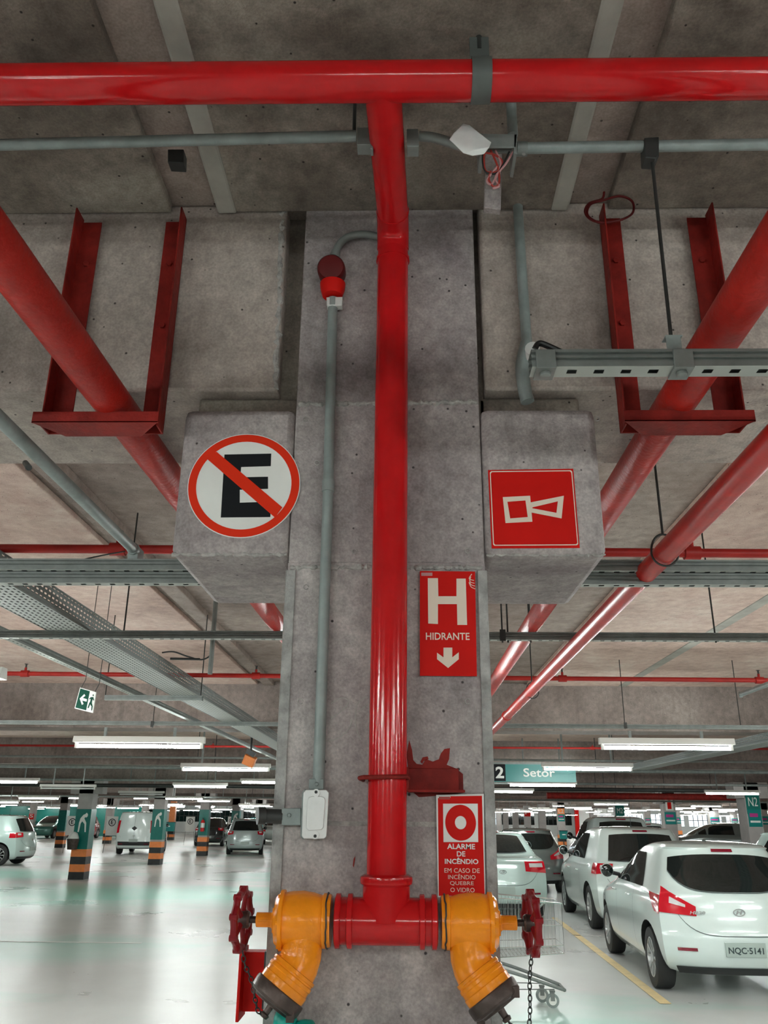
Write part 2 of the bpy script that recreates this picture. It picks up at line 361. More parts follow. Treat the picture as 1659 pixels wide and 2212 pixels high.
NTH = ['second','third','fourth','fifth','sixth','seventh','eighth','ninth','tenth','eleventh','twelfth','thirteenth']
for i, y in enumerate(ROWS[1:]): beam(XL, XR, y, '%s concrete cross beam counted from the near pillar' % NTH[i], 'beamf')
# walls: far wall with window openings, side walls
def wall(name, x0, y0, x1, y1, z0, z1, mat='wallw'):
    b = MB(); b.box((x0, y0, z0), (x1, y1, z1)); return struct(b.build(name, mat, sharp=0))
wall('wall_back', XL, YF, XR, YF+0.2, 0, 1.05); wall('wall_back', XL, YF, XR, YF+0.2, 2.25, ZC)
wall('wall_left', XL-0.2, YN, XL, YF, 0, ZC, 'green'); wall('wall_right', XR, YN, XR+0.2, YF, 0, ZC)
wall('wall_front', XL, YN-0.2, XR, YN, 0, ZC, 'farcol')
for i in range(24):
    x = XL+i*4.0; b = MB()
    b.box((x, YF+0.02, 1.05), (x+0.5, YF+0.18, 2.25), 'wallw')
    for k in range(1, 7): b.box((x+0.5+k*0.5-0.03, YF+0.06, 1.05), (x+0.5+k*0.5+0.03, YF+0.12, 2.25), 'black')
    b.box((x+0.5, YF+0.06, 1.62), (x+4, YF+0.12, 1.68), 'black')
    o = b.build('window_%d' % (i+1), None, sharp=0); struct(o)
    if x < -9 or (8 < x < 20): 
        p = MB(); p.box((x+0.5, YF+0.085, 1.05), (x+4, YF+0.095, 2.25)); q = p.build('window_pane', 'glass', o, sharp=0)
wall('wall_left', XL, 74.0, -22.0, 74.2, 0, 2.3, 'green'); wall('wall_left', XL, 60.0, -27.0, 60.25, 0, 0.35, 'yline')
wall('wall_right', 18.0, 92.0, 22.0, 92.3, 0, ZC, 'wallw'); wall('trim_5', 17.6, 91.9, 17.99, 92.3, 0, ZC, 'signred')

# ------------------------------------------------------------------ the near pillar
D = 1.75
pil = thing('concrete_pillar', 'broad grey concrete pillar in the middle carrying the red riser and the signs', 'pillar', (-0.04, 1.98, 0))
b = MB(); b.box((-0.255, D, 0), (0.175, 2.20, 2.222)); b.build('shaft', 'column', pil)
b = MB(); b.box((-0.255, D+0.002, 2.222), (0.175, 2.20, 3.2)); b.build('upper_shaft', 'column', pil, bevel=0.004)
for x0, x1 in ((-0.518, -0.2551), (0.1751, 0.443)):
    b = MB(); b.box((x0, D-0.001, 2.238), (x1, 2.20, 2.600)); q = b.build('corbel', 'column', pil, bevel=0.018)
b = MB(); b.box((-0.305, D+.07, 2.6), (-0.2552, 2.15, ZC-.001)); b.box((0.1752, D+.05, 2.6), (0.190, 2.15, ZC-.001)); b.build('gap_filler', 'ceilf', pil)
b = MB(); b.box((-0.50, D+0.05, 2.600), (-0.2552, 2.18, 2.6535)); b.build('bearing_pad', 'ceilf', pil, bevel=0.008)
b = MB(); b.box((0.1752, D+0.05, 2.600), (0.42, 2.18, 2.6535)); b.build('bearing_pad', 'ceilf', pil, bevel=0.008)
for s, xe, xi in ((-1, -0.2575, -0.237), (1, 0.1775, 0.158)):
    b = MB()
    zz = [0.0, 2.20]; b.box((min(xe, xi), D-0.004, 0), (max(xe, xi), D-0.0002, 2.205)); b.box((xe-0.0015, D-0.004, 0), (xe+0.0015, D+0.02, 2.205))
    q = b.build('corner_guard', 'guard', pil, bevel=0.0015); q['label'] = 'pale painted metal corner guard'
def lumpy(p0, p1, r, n, seed, name, mat='mortar'):
    rnd = random.Random(seed); pts = []; rs = []
    for i in range(n+1):
        t = i/n; p = V(p0).lerp(V(p1), t); pts.append(p+V((0, 0, rnd.uniform(-.002, .002))) if abs(V(p1).z-V(p0).z) < .1 else p+V((rnd.uniform(-.003, .003), 0, 0))); rs.append(r*rnd.uniform(0.5, 1.4))
    b = MB(); b.tube(pts, rs, 8); return b.build(name, mat, pil, sharp=0)
lumpy((-0.25, D+0.001, 2.212), (0.17, D+0.001, 2.212), 0.0055, 70, 3, 'mortar_seam')
lumpy((-0.25, D+0.002, 2.612), (0.17, D+0.002, 2.616), 0.0055, 70, 5, 'mortar_seam')
lumpy((-0.515, D+0.006, 2.243), (-0.26, D+0.006, 2.243), 0.004, 40, 8, 'mortar_seam')
lumpy((0.18, D+0.006, 2.243), (0.44, D+0.006, 2.243), 0.003, 40, 9, 'mortar_seam')
lumpy((-0.308, D+0.014, 2.66), (-0.318, D+0.014, 3.19), 0.007, 50, 12, 'crumbled_edge')
b = MB(); b.box((-0.25, D-0.0008, 1.683), (0.17, D+0.001, 1.692)); b.build('mortar_seam', 'mortar', pil, sharp=0)
def blob(px, py, pts, name, mat, par, y=D, d=-0.0006):
    b = MB()
    for poly in pts: b.prism([AY(px+x, py+yy, y) for x, yy in poly], (0, d, 0))
    return b.build(name, mat, par, sharp=0)
q = blob(0, 0, [[(881,1655),(878,1630),(884,1598),(890,1620),(893,1642),(900,1650),(912,1652),(920,1640),(935,1645),(948,1640),(952,1628),(960,1618),(972,1616),(970,1640),(965,1652),(985,1660),(1000,1672),(1001,1712),(960,1718),(905,1722),(893,1712),(881,1712)],
  [(908,1646),(913,1636),(924,1634),(926,1640),(915,1644),(912,1650)], [(762,1870),(764,1855),(767,1849),(767,1856),(764,1874)]], 'paint_splash', 'rust', pil); q['label'] = 'dark red paint smears on the concrete'
b = MB()
for path in ([(715,1520),(735,1508),(752,1512),(745,1530),(715,1552)], [(690,1600),(715,1600),(745,1585),(760,1560),(755,1555)], [(795,1505),(775,1515),(768,1540),(770,1575),(780,1598)], [(678,1350),(690,1345),(700,1330)], [(770,1540),(795,1520)]):
    b.tube(smoothpath([AY(x, y, D-0.0002) for x, y in path]), 0.0007, 5)
b.build('chalk_scribble', 'chalk', pil, sharp=0)
b = MB()
for px, py in ((661,1268),(796,1265),(649,1515),(1010,1515),(643,1700),(766,1191),(1010,1190),(685,1000),(660,905),(1290,905)):
    c = AY(px, py, D-0.0004); b.tube(arc(c, 0.0052, 0, 330, 14), 0.0011, 5, closed=False)
b.build('formwork_plugs', 'mortar', pil, sharp=0)

# ------------------------------------------------------------------ red riser with header, elbow and tee
YP = 1.695
pb = AY(834, 2000, YP); pt = AY(849, 520, YP)
ris = thing('fire_water_riser', 'glossy red riser pipe up the front of the near pillar, with overhead header and tee', 'pipe', (pb.x, YP, 1.45))
R_ = 0.0375
b = MB(); b.tube([V((pb.x, YP, 1.56)), V((pt.x, YP, pt.z-0.012))], R_, 40); b.build('riser_pipe', 'red', ris)
zt = 3.055
b = MB(); b.tube([V((pt.x, YP, pt.z-0.02))]+[V((pt.x, YP-0.05+0.05*math.cos(a), zt-0.05+0.05*math.sin(a))) for a in [math.radians(x) for x in range(0, 91, 10)]]+[V((pt.x+0.0, YP-0.08, zt))], 0.039, 36)
b.tube([V((pt.x, YP, zt-0.085)), V((pt.x, YP, zt-0.078))], 0.0405, 36); b.build('elbow', 'red', ris)
hd = AY(829, 177, 1.245); 
b = MB(); b.tube([V((pt.x, YP-0.07, zt)), V((hd.x-0.003, 1.245, zt))], 0.0375, 36); b.build('branch_pipe', 'red', ris)
b = MB(); hl = AY(0, 183, 1.245); hr = AY(1659, 170, 1.245); dv = (hr-hl); b.tube([hl-dv*1.2, hr+dv*1.2], 0.0385, 40); q = b.build('header_pipe', 'red', ris); 
b = MB(); tz = AY(832, 1990, YP).z
b.tube([V((pb.x-0.086, YP, tz)), V((pb.x+0.086, YP, tz))], 0.0405, 40)
b.tube([V((pb.x, YP, tz)), V((pb.x, YP, 1.588))], 0.044, 40)
b.lathe([(0, .044), (0.004, .0485), (.010, .0495), (.016, .0485), (.02, .0415)], (pb.x, YP, 1.580), (0,0,1), 40)
for xx in (-.088, .088, -.066, .066):
    b.lathe([(-.006, .042), (-.004, .0465), (.004, .0465), (.006, .042)], (pb.x+xx, YP, tz), (1,0,0), 40)
b.build('pipe_tee', 'red', ris)

def chain(mb, pts, L=0.012, w=0.0036, r=0.0011):
    """alternating oval links along a path"""
    path = [V(p) for p in pts]; seg = [(path[i+1]-path[i]).length for i in range(len(path)-1)]; tot = sum(seg); n = int(tot/(L*0.78)); 
    for k in range(n):
        t = (k+0.5)/n*tot; i = 0
        while i < len(seg)-1 and t > seg[i]: t -= seg[i]; i += 1
        c = path[i].lerp(path[i+1], min(1, t/seg[i])); d = (path[i+1]-path[i]).normalized()
        a = V((1, 0.4, 0)) if k % 2 else V((-0.4, 1, 0)); a = (a-d*a.dot(d)).normalized()
        mb.tube([c+d*(math.cos(q)*L/2)+a*(math.sin(q)*w) for q in [2*math.pi*j/12 for j in range(12)]], r, 6, closed=True)
def valve(s, label, chains):
    cx = pb.x+s*0.153; o = V((cx, YP, tz)); root = thing('hydrant_valve', label, 'valve', (cx, YP, tz-0.1), 'yellow hydrant valves on the red tee'); X = V((s,0,0))
    b = MB(); b.lathe([(-.052,.0435),(-.045,.046),(-.038,.0465),(-.036,.043),(-.03,.044),(-.02,.047),(0,.050),(.02,.049),(.033,.047)], o, X, 40)
    b.lathe([(.033,.0475),(.035,.0515),(.041,.0515),(.043,.047),(.05,.040)], o, X, 40)
    for k in range(6):
        a = k*math.pi/3; b.lathe([(-.001,.004),(.004,.004)], o+X*.04+V((0, math.cos(a), math.sin(a)))*.0475, X, 6)
    b.build('valve_body', 'yellow', root)
    q = MB(); rr = random.Random(3+s)
    q.tube([o+X*(-.0455+rr.uniform(-.0012,.0012))+V((0, math.cos(a), math.sin(a)))*.0466 for a in [2*math.pi*j/40 for j in range(40)]], 0.0016, 6, closed=True); q = q.build('sealant_ring', 'dkmetal', root, sharp=0); q['label'] = 'cracked dark sealant around the thread'
    b = MB(); b.lathe([(.048,.024),(.055,.024),(.056,.016),(.06,.0135),(.082,.0135),(.084,.011)], o, X, 6); b.lathe([(.055,.0125),(.086,.0125)], o, X, 20); b.build('bonnet', 'yellow', root, bevel=0.001)
    b = MB(); b.lathe([(.08,.006),(.118,.006)], o, X, 14); b.lathe([(.098,.0125),(.102,.015),(.118,.014),(.122,.009)], o, X, 20)
    b.build('valve_stem', 'bronze', root)
    wc = o+X*.113; b = MB(); R1 = 0.048
    up = V((0,0,1)); fr = V((-.12*s,.993,0)); Xw = V((s*.993,.12,0))
    b.tube([wc+(up*math.cos(a)+fr*math.sin(a))*(R1+0.0022*math.cos(a*9)) for a in [2*math.pi*j/72 for j in range(72)]], 0.0068, 10, closed=True)
    for k in range(5):
        a = 2*math.pi*k/5+0.3; b.tube([wc+(up*math.cos(a)+fr*math.sin(a))*t for t in (0.008, 0.02, 0.035, 0.046)], [0.0065, 0.005, 0.0042, 0.005], 8)
    b.lathe([(-.012,.0105),(-.010,.013),(.006,.013),(.008,.010)], wc, Xw, 20)
    for k in range(9):
        a = 2*math.pi*k/9; b.lathe([(-.007,.006),(.007,.006)], wc+(up*math.cos(a)+fr*math.sin(a))*(R1+.0035), Xw, 10)
    b.build('handwheel', 'crimson', root)
    # outlet bent down and outwards
    base = o+V((0, -0.004, -0.03)); dn = V((s*0.02, -0.10, -1)).normalized(); ax = V((s*0.60, -0.20, -0.86)).normalized()
    b = MB(); p1 = base+dn*0.028
    b.tube([base, base+dn*.012, p1, p1+(dn+ax).normalized()*.014, p1+(dn+ax).normalized()*.014+ax*.012], [.038,.0375,.037,.038,.040], 36)
    p2 = p1+(dn+ax).normalized()*.014+ax*.008
    b.lathe([(0,.040),(.001,.0435),(.006,.044),(.0075,.0425),(.010,.0425),(.0115,.0445),(.017,.045),(.0185,.0435),(.026,.044),(.0275,.0455),(.044,.0445)], p2, ax, 40)
    b.build('outlet', 'yellow', root)
    b = MB(); b.lathe([(.040,.0445),(.041,.0485),(.046,.0495),(.060,.0485),(.064,.045),(.066,.036),(.070,.034),(.071,.012)], p2, ax, 40)
    for k in range(2):
        a = k*math.pi+0.5; c = p2+ax*.062; sd = ax.cross(V((0,1,0))).normalized(); up2 = ax.cross(sd)
        b.cbox(c+(sd*math.cos(a)+up2*math.sin(a))*.043, (.014,.016,.018))
    b.lathe([(.068,.007),(.084,.006),(.086,.009),(.092,.007)], p2, ax, 12)
    b.build('outlet_cap', 'bronze', root, bevel=0.001)
    for ch in chains:
        b = MB(); pts = ch(wc, p2+ax*.088); chain(b, pts); q = b.build('chain', 'dkmetal', root)
    return root
valve(-1, 'yellow angle hydrant valve with crimson handwheel, on the left end of the tee', [lambda w, c: smoothpath([w+V((.004,0,-.05)), w+V((.010,.003,-.075)), w+V((.022,.01,-.10)), c+V((-.012,0,.008)), c], 5)])
valve(1, 'yellow hydrant valve with crimson handwheel and long hanging chain, right end of the tee', [
    lambda w, c: smoothpath([w+V((-.002,0,-.05)), w+V((-.008,.0,-.09)), w+V((-.010,0,-.14)), w+V((-.018,0,-.2)), w+V((-.03,0,-.26)), w+V((-.05,0,-.31))], 5),
    lambda w, c: smoothpath([c, c+V((.012,0,-.02)), c+V((.02,0,-.06)), c+V((0.03,0,-.12))], 5)])

# pipe bracket on the pillar
br = thing('pipe_bracket', 'dark red steel bracket with a U-bolt holding the riser to the pillar', 'bracket', (0.03, D, 1.76))
a0 = AY(880, 1712, D); a1 = AY(1002, 1712, D); zt_ = AY(940, 1660, D).z
b = MB(); b.box((a0.x-0.004, D-0.052, a0.z+0.002), (a0.x+0.002, D-0.0007, zt_)); b.box((a0.x, D-0.04, a0.z+0.0), (a1.x, D-0.0007, a0.z+0.005)); b.box((a0.x, D-0.006, a0.z), (a1.x-0.01, D-0.0007, zt_)); b.build('angle_plate', 'rust', br, bevel=0.0012)
b = MB(); ub = AY(777, 1690, YP-.03); b.tube([V((a0.x+.002, YP+.01, a0.z+.026)), V((a0.x, YP-.044, a0.z+.026)), V((ub.x+.008, YP-.044, a0.z+.024)), V((ub.x, YP-.036, a0.z+.023)), V((ub.x, YP-.01, a0.z+.023)), V((ub.x+.003, YP+.05, a0.z+.023))], 0.0042, 12); b.build('u_bolt', 'rust', br)

# ------------------------------------------------------------------ signs
def rectpx(x0, y0, x1, y1, y): return [AY(x0,y0,y), AY(x1,y0,y), AY(x1,y1,y), AY(x0,y1,y)]
def quad(pts, y): return [AY(px, py, y) for px, py in pts]
def circ(c, rx, rz, n=64): return [V((c.x+math.cos(a)*rx, c.y, c.z+math.sin(a)*rz)) for a in [2*math.pi*k/n for k in range(n)]]
# no parking
c = AY(527, 1048, D-0.001); t = thing('no_parking_sign', 'round white no parking sign with red ring and barred black letter E', 'sign', (c.x, c.y, c.z)); 
rx = (AY(648,1048,D).x-AY(405,1048,D).x)/2; rz = (AY(527,936,D).z-AY(527,1160,D).z)/2
b = MB(); b.prism(circ(c, rx, rz), (0,-.002,0)); b.build('sign_disc', 'signwhite', t)
k = V((0,-.0021,0)); cc = c+k
b = MB(); b.ringflat(circ(cc, rx*.985, rz*.985), circ(cc, rx*.845, rz*.845), (0,-.0006,0))
y_ = D-.0031
b.prism(quad([(441,986),(468,976),(610,1096),(594,1118)], y_-.0006), (0,-.0006,0)); b.build('red_ring_and_bar', 'circred', t, sharp=0)
b = MB(); b.prism(quad([(485,982),(586,980),(585,1007),(521,1009),(519,1031),(579,1030),(579,1056),(518,1058),(518,1086),(585,1084),(584,1117),(477,1118)], y_+.0002), (0,-.0005,0)); b.build('letter_e', 'signblack', t, sharp=0)
# siren
t = thing('siren_sign', 'square red sign with a cream horn symbol on the pillar bracket', 'sign', tuple(AY(1155,1100,D)))
y_ = D-.0012
b = MB(); b.prism(quad([(1054,1016),(1238,1013),(1252,1184),(1062,1185)], y_), (0,-.0018,0)); b.build('sign_plate', 'signred', t)
y_ -= .0019
def frame(mb, q, w, d=-.0005):
    """thin closed line of half width w round a pixel polygon"""
    n = len(q); cx = sum(p[0] for p in q)/n; cy = sum(p[1] for p in q)/n
    o = [AY(p[0], p[1], y_) for p in q]; 
    i_ = [AY(p[0]+(w if p[0] < cx else -w), p[1]+(w if p[1] < cy else -w), y_) for p in q]; mb.ringflat(o, i_, (0,d,0))
b = MB(); frame(b, [(1058,1021),(1061,1018),(1233,1016),(1236,1019),(1249,1175),(1246,1178),(1068,1179),(1065,1176)], 2)
frame(b, [(1086,1074),(1145,1071),(1150,1127),(1092,1130)], 10)
o_ = [(1143,1086),(1218,1071),(1213,1120),(1147,1107)]; i_ = [(1150,1096),(1205,1083),(1202,1108),(1150,1098)]
b.ringflat(quad(o_, y_-.0002), quad(i_, y_-.0002), (0,-.0005,0)); b.build('horn_symbol', 'signcream', t, sharp=0)
# hydrant sign
t = thing('hydrant_sign', 'tall red HIDRANTE sign with big cream letter H and down arrow', 'sign', tuple(AY(968,1350,D)))
y_ = D-.0048
b = MB(); b.prism(quad([(907,1234),(1026,1235),(1030,1461),(907,1460)], y_), (0,-.0018,0)); b.build('sign_plate', 'signred', t)
y_ -= .0019
b = MB(); b.prism(quad([(924,1249),(946,1249),(947,1288),(986,1288),(986,1250),(1006,1250),(1009,1350),(988,1350),(987,1305),(946,1305),(946,1348),(925,1347)], y_), (0,-.0005,0)); b.build('letter_h', 'signcream', t, sharp=0)
b = MB(); b.prism(quad([(958,1399),(977,1399),(977,1420),(991,1409),(991,1424),(968,1443),(944,1424),(944,1410),(958,1420)], y_), (0,-.0005,0)); b.build('down_arrow', 'signcream', t, sharp=0)
a_ = AY(920,1382,y_); a2 = AY(1014,1367,y_); text('HIDRANTE', 'lettering', 'signcream', t, a_, RX, UZ, a2.x-a_.x, a2.z-a_.z, bold=.012)
b = MB()
for kx in range(4): b.tube(smoothpath([AY(1027-kx*1, 1272-kx*6, y_), AY(1018-kx*1.5, 1268-kx*6, y_), AY(1013+kx*2, 1258-kx*6, y_)]), .0009, 5)
b.build('flame_symbol', 'signcream', t, sharp=0)
b = MB(); b.prism(rectpx(910,1237,934,1244,y_), (0,-.0003,0)); b.build('maker_strip', 'wirepink', t, sharp=0)
# alarm sign
t = thing('fire_alarm_sign', 'red and white ALARME DE INCENDIO sign with round button symbol, low on the pillar', 'sign', tuple(AY(995,1825,D)))
y_ = D-.0048
b = MB(); b.prism(quad([(942,1717),(1045,1715),(1048,1936),(946,1938)], y_), (0,-.0018,0)); b.build('sign_plate', 'signwhite', t)
y_ -= .0019
b = MB(); b.prism(quad([(946,1724),(973,1723),(973,1720),(1041,1719),(1047,1935),(948,1935)], y_), (0,-.0004,0)); b.build('red_field', 'signred', t, sharp=0)
y_ -= .0005
b = MB(); b.prism(quad([(957,1736),(1032,1736),(1033,1819),(958,1819)], y_), (0,-.0004,0)); b.build('white_square', 'signwhite', t, sharp=0)
y_ -= .0005; c = AY(995, 1777, y_); b = MB(); b.ringflat(circ(c, .0300, .0330), circ(c, .0112, .0122), (0,-.0004,0)); b.build('ring_symbol', 'signred', t, sharp=0)
y_ += .0005
for s_, x0, y0, x1, y1, mt_, bo in (('ALARME',966,1834,1026,1823,'signwhite',.02),('DE',987,1850,1005,1839,'signwhite',.02),('INCÊNDIO',961,1866,1033,1853,'signwhite',.02),('EM CASO DE',960,1885,1036,1876,'signcream',0),('INCÊNDIO',968,1899,1027,1888,'signcream',0),('QUEBRE',972,1913,1023,1904,'signcream',0),('O VIDRO',973,1927,1025,1918,'signcream',0)):
    a_ = AY(x0,y0,y_); a2 = AY(x1,y1,y_); text(s_, 'lettering', mt_, t, a_, RX, UZ, a2.x-a_.x, a2.z-a_.z, bold=bo)
b = MB(); b.prism(rectpx(948,1721,972,1727,y_), (0,-.0003,0)); b.build('maker_strip', 'wirered', t, sharp=0)

# ------------------------------------------------------------------ grey conduit, siren and junction box on the pillar
YC = D-.013
ct = thing('surface_conduit', 'grey steel conduit running down the pillar from the red siren to the pale box', 'conduit', tuple(AY(705,1700,YC)))
p0 = AY(688,1690,YC); p1 = AY(709,1050,YC); p2_ = AY(719,655,YC)
b = MB(); b.tube([p0, AY(698,1380,YC), p1, p2_], 0.0118, 20); b.build('conduit_pipe', 'conduit', ct)
for p_, h in ((p1, .014), (p2_, .012)):
    b = MB(); b.lathe([(-h, .0140), (h, .0140)], p_, (0,0,1), 20); b.build('coupling', 'conduit', ct, bevel=.001)
b = MB(); b.tube([V((AY(719,555,YC).x, YC, AY(719,600,YC).z))]+smoothpath([AY(722,560,YC), AY(732,530,YC), AY(752,512,YC), AY(785,506,YC), AY(822,512,YC)]), .0095, 16)
b.lathe([(-.008,.0118),(.008,.0118)], AY(724,550,YC), (0.2,0,1), 16); q = b.build('bent_conduit', 'galv', ct)
b = MB(); b.prism(quad([(705,642),(740,641),(739,660),(706,660)], YC-.012), (0,.02,0)); b.build('conduit_gland', 'alum', ct, bevel=.001)
sr = thing('alarm_siren', 'small round dark red alarm siren high on the pillar above the conduit', 'siren', tuple(AY(718,600,YC-.01)))
c = AY(718,592,D-.001); sc = (AY(748,592,D).x-AY(688,592,D).x)/2
b = MB(); b.lathe([(0,sc*.98),(.028,sc),(.040,sc*.97),(.046,sc*.85),(.048,sc*.3)], c, (0,-1,-.25), 32); b.build('horn_body', 'maroon', sr)
b = MB(); b.lathe([(0,sc*.70),(.020,sc*.86),(.035,sc*.9)], AY(718,640,D-.018), (0,0,1), 28); b.build('siren_base', 'signred', sr)
jb = thing('junction_box', 'pale cast aluminium junction box with two screws on the pillar', 'electrical box', tuple(AY(682,1812,D)))
q_ = [(656,1712),(661,1706),(705,1706),(711,1712),(706,1807),(700,1812),(657,1812),(652,1806)]
b = MB(); b.prism(quad(q_, D-.001), (0,-.028,0)); b.build('box_body', 'conduit', jb, bevel=.002)
b = MB(); b.prism(quad(q_, D-.0291), (0,-.004,0)); b.build('cover_rim', 'alum', jb, bevel=.0012)
b = MB(); b.prism(quad([(664,1728),(668,1722),(674,1720),(694,1720),(700,1722),(703,1728),(699,1788),(694,1793),(667,1794),(661,1789)], D-.0332), (0,-.003,0)); b.build('raised_cover_panel', 'alum', jb, bevel=.0012)
for px, py in ((683,1711),(681,1806)):
    b = MB(); b.lathe([(0,.0075),(.0035,.0075)], AY(px,py+(2 if py < 1750 else -2),D-.0332), (0,-1,0), 16, 'alum'); b.lathe([(0,.0032),(.0045,.003)], AY(px,py,D-.0335), (0,-1,0), 12, 'black'); b.build('cover_screw', None, jb)
b = MB(); b.prism(quad([(669,1683),(701,1683),(701,1706),(669,1706)], D-.006), (0,-.018,0)); b.lathe([(0,.004),(.003,.004)], AY(684,1694,D-.024), (0,-1,0), 12); b.build('top_hub', 'conduit', jb, bevel=.002)
b = MB(); b.prism(quad([(612,1746),(653,1746),(653,1783),(612,1783)], D-.003), (0,-.024,0)); b.lathe([(0,.004),(.003,.004)], AY(625,1761,D-.027), (0,-1,0), 12); b.build('side_hub', 'conduit', jb, bevel=.002)
b = MB(); b.tube([AY(612,1764,D-.015), AY(585,1763,D-.015), AY(570,1762,D-.015)], .0135, 18); b.tube([AY(572,1762,D-.015), AY(556,1762,D-.02)], .017, 18); q = tag(b.build('conduit_stub', 'dkmetal', origin=tuple(AY(580,1762,D-.015))), 'dark conduit stub sticking out left of the pale junction box', 'conduit')

# ------------------------------------------------------------------ red cabinet edge on behind the pillar, bag at its foot
cb = thing('hose_cabinet_frame', 'red steel cabinet panel seen edge on behind the left valve', 'cabinet', tuple(AY(545,2205,1.99)))
b = MB(); a_ = AY(524,2050,1.80); z0 = AY(520,2206,1.80).z
b.box((a_.x-.004, 1.79, z0), (a_.x+.002, 1.86, a_.z), 'signred'); b.build('door_flange', None, cb, bevel=.001)
b = MB(); e_ = -.2582; b.box((a_.x+.002, 1.82, z0+.012), (e_-.012, 1.86, a_.z-.008)); b.build('panel', 'signred', cb, bevel=.001)
b = MB(); b.box((e_-.012, 1.80, z0+.02), (e_, 1.88, a_.z-.004)); b.build('dark_side', 'black', cb, bevel=.001)
bg = MB(); rr = random.Random(2); c0 = AY(622,2207,1.705)
for i in range(9):
    c_ = c0+V((rr.uniform(-.03,.035), rr.uniform(0,.012), rr.uniform(-.07,.0)))
    bg.lathe([(-.022,.006),(-.012,.020),(.004,.023),(.016,.014),(.024,.004)], c_, (rr.uniform(-1,1),rr.uniform(-1,1),rr.uniform(.2,1)), 9)
bg.tube([c0+V((0,-.03,-.10)), c0+V((0,-.06,-1.25))], [.06,.09], 10)
tag(bg.build('plastic_bag', 'cloth', origin=(c0.x, c0.y+.04, c0.z-1.25), sharp=60), 'crumpled teal plastic sack standing at the foot of the pillar', 'bag')

# ------------------------------------------------------------------ overhead conduits and fittings above the pillar
def rod(px, p, top=ZC-.03, r=.004, label='threaded hanger rod', name='hanger_rod', par=None, mat='dkmetal'):
    b = MB(); b.tube([V(p), V((p[0], p[1], top))], r, 8); o = b.build(name, mat, par)
    return o
yt = 1.40
cl = thing('electrical_conduit', 'pale grey conduit crossing above the pillar on the left of the riser', 'conduit', tuple(AY(400,303,yt)))
b = MB(); b.tube([AY(-400,325,yt), AY(0,313,yt), AY(770,294,yt)], .0120, 16); b.build('conduit_pipe', 'conduit', cl)
b = MB(); b.prism(quad([(771,275),(799,275),(800,312),(771,312)], yt-.012), (0,.03,0)); b.prism(quad([(800,282),(806,282),(806,322),(800,322)], yt-.012), (0,.02,0)); b.build('flange_fitting', 'galv', cl, bevel=.001)
q = rod(0, AY(765,285,yt)); q.parent = cl; q.location = -V(cl.location)
b = MB(); c = AY(380,336,1.45); b.prism(quad([(362,322),(397,322),(396,352),(362,350)], 1.47), (0,.03,0)); tag(b.build('ceiling_anchor', 'dkmetal', origin=tuple(c), bevel=.002), 'small dark ceiling anchor below the left conduit', 'anchor')
cm = thing('flexible_conduit', 'dark crooked conduit between the riser and the open box', 'conduit', tuple(AY(930,300,yt)))
b = MB(); b.tube(smoothpath([AY(905,294,yt), AY(940,298,yt), AY(985,312,yt), AY(1045,330,yt)]), .0105, 14); b.build('conduit_pipe', 'rust' if 0 else 'galv', cm)
b = MB(); b.prism(quad([(879,278),(903,278),(905,316),(879,316)], yt-.015), (0,.03,0)); b.build('flange_fitting', 'galv', cm, bevel=.001)
ob = thing('open_junction_box', 'open grey junction box under the ceiling with wires hanging out', 'electrical box', tuple(AY(1080,330,yt)))
b = MB(); zb0 = AY(1080,325,yt).z
for q_ in ([(1036,288),(1042,288),(1046,322),(1038,322)], [(1110,290),(1117,290),(1117,332),(1110,330)]): b.prism(quad(q_, yt-.035), (0,.07,0))
b.prism(quad([(1036,288),(1117,290),(1115,318),(1050,318)], yt-.035), (0,.004,0)); b.prism(quad([(1036,288),(1117,290),(1115,330),(1046,330)], yt+.035), (0,.004,0)); b.build('box_shell', 'galv', ob, bevel=.001)
b = MB(); b.prism(quad([(969,302),(990,280),(1004,284),(1052,322),(1046,334),(1020,338),(1000,332)], yt-.05), (.01,-.008,.01)); b.build('hanging_lid', 'alum', ob, bevel=.002)
b = MB(); b.prism(quad([(1050,300),(1086,300),(1082,452),(1046,448)], 1.55), (0,.02,0)); b.build('wiring_duct', 'column', ob, bevel=.002)
for mt_, pth in (('wirered', [(1052,322),(1045,340),(1050,370),(1075,370),(1085,350),(1070,335),(1050,330)]), ('black', [(1044,326),(1043,350),(1050,372),(1072,374),(1088,352),(1100,328)]), ('wirepink', [(1108,328),(1094,352),(1078,372),(1062,398),(1052,390),(1062,375),(1074,360)]), ('wirered', [(1060,325),(1075,360),(1078,395),(1066,403),(1056,388),(1060,370)]), ('wirepink', [(1070,325),(1082,355),(1070,385),(1078,402),(1064,407)])):
    b = MB(); b.tube(smoothpath([AY(x, y, yt-.02) for x, y in pth]), .0022, 7); b.build('wire', mt_, ob)
b = MB(); b.tube([AY(1108,292,yt), V((AY(1108,292,yt).x, yt, ZC-.03))], .011, 14); b.build('riser_conduit', 'conduit', ob)
cr_ = thing('electrical_conduit', 'pale grey conduit running right from the open box under the ceiling', 'conduit', tuple(AY(1400,318,yt)))
b = MB(); b.tube([AY(1118,324,yt), AY(1140,320,yt), AY(1659,312,yt), AY(2100,305,yt)], .0120, 16); b.build('conduit_pipe', 'conduit', cr_)
b = MB(); b.lathe([(0,.015),(.022,.015)], AY(1116,322,yt), (1,0,0), 16); b.lathe([(0,.004),(.004,.004)], AY(1131,336,yt-.014), (0,-1,0), 10); b.build('conduit_hub', 'galv', cr_)
b = MB(); b.prism(quad([(1392,297),(1424,295),(1424,336),(1418,342),(1394,340)], yt-.016), (0,.034,0)); q = b.build('pipe_clamp', 'dkmetal', cr_, bevel=.002); q['label'] = 'black clamp'
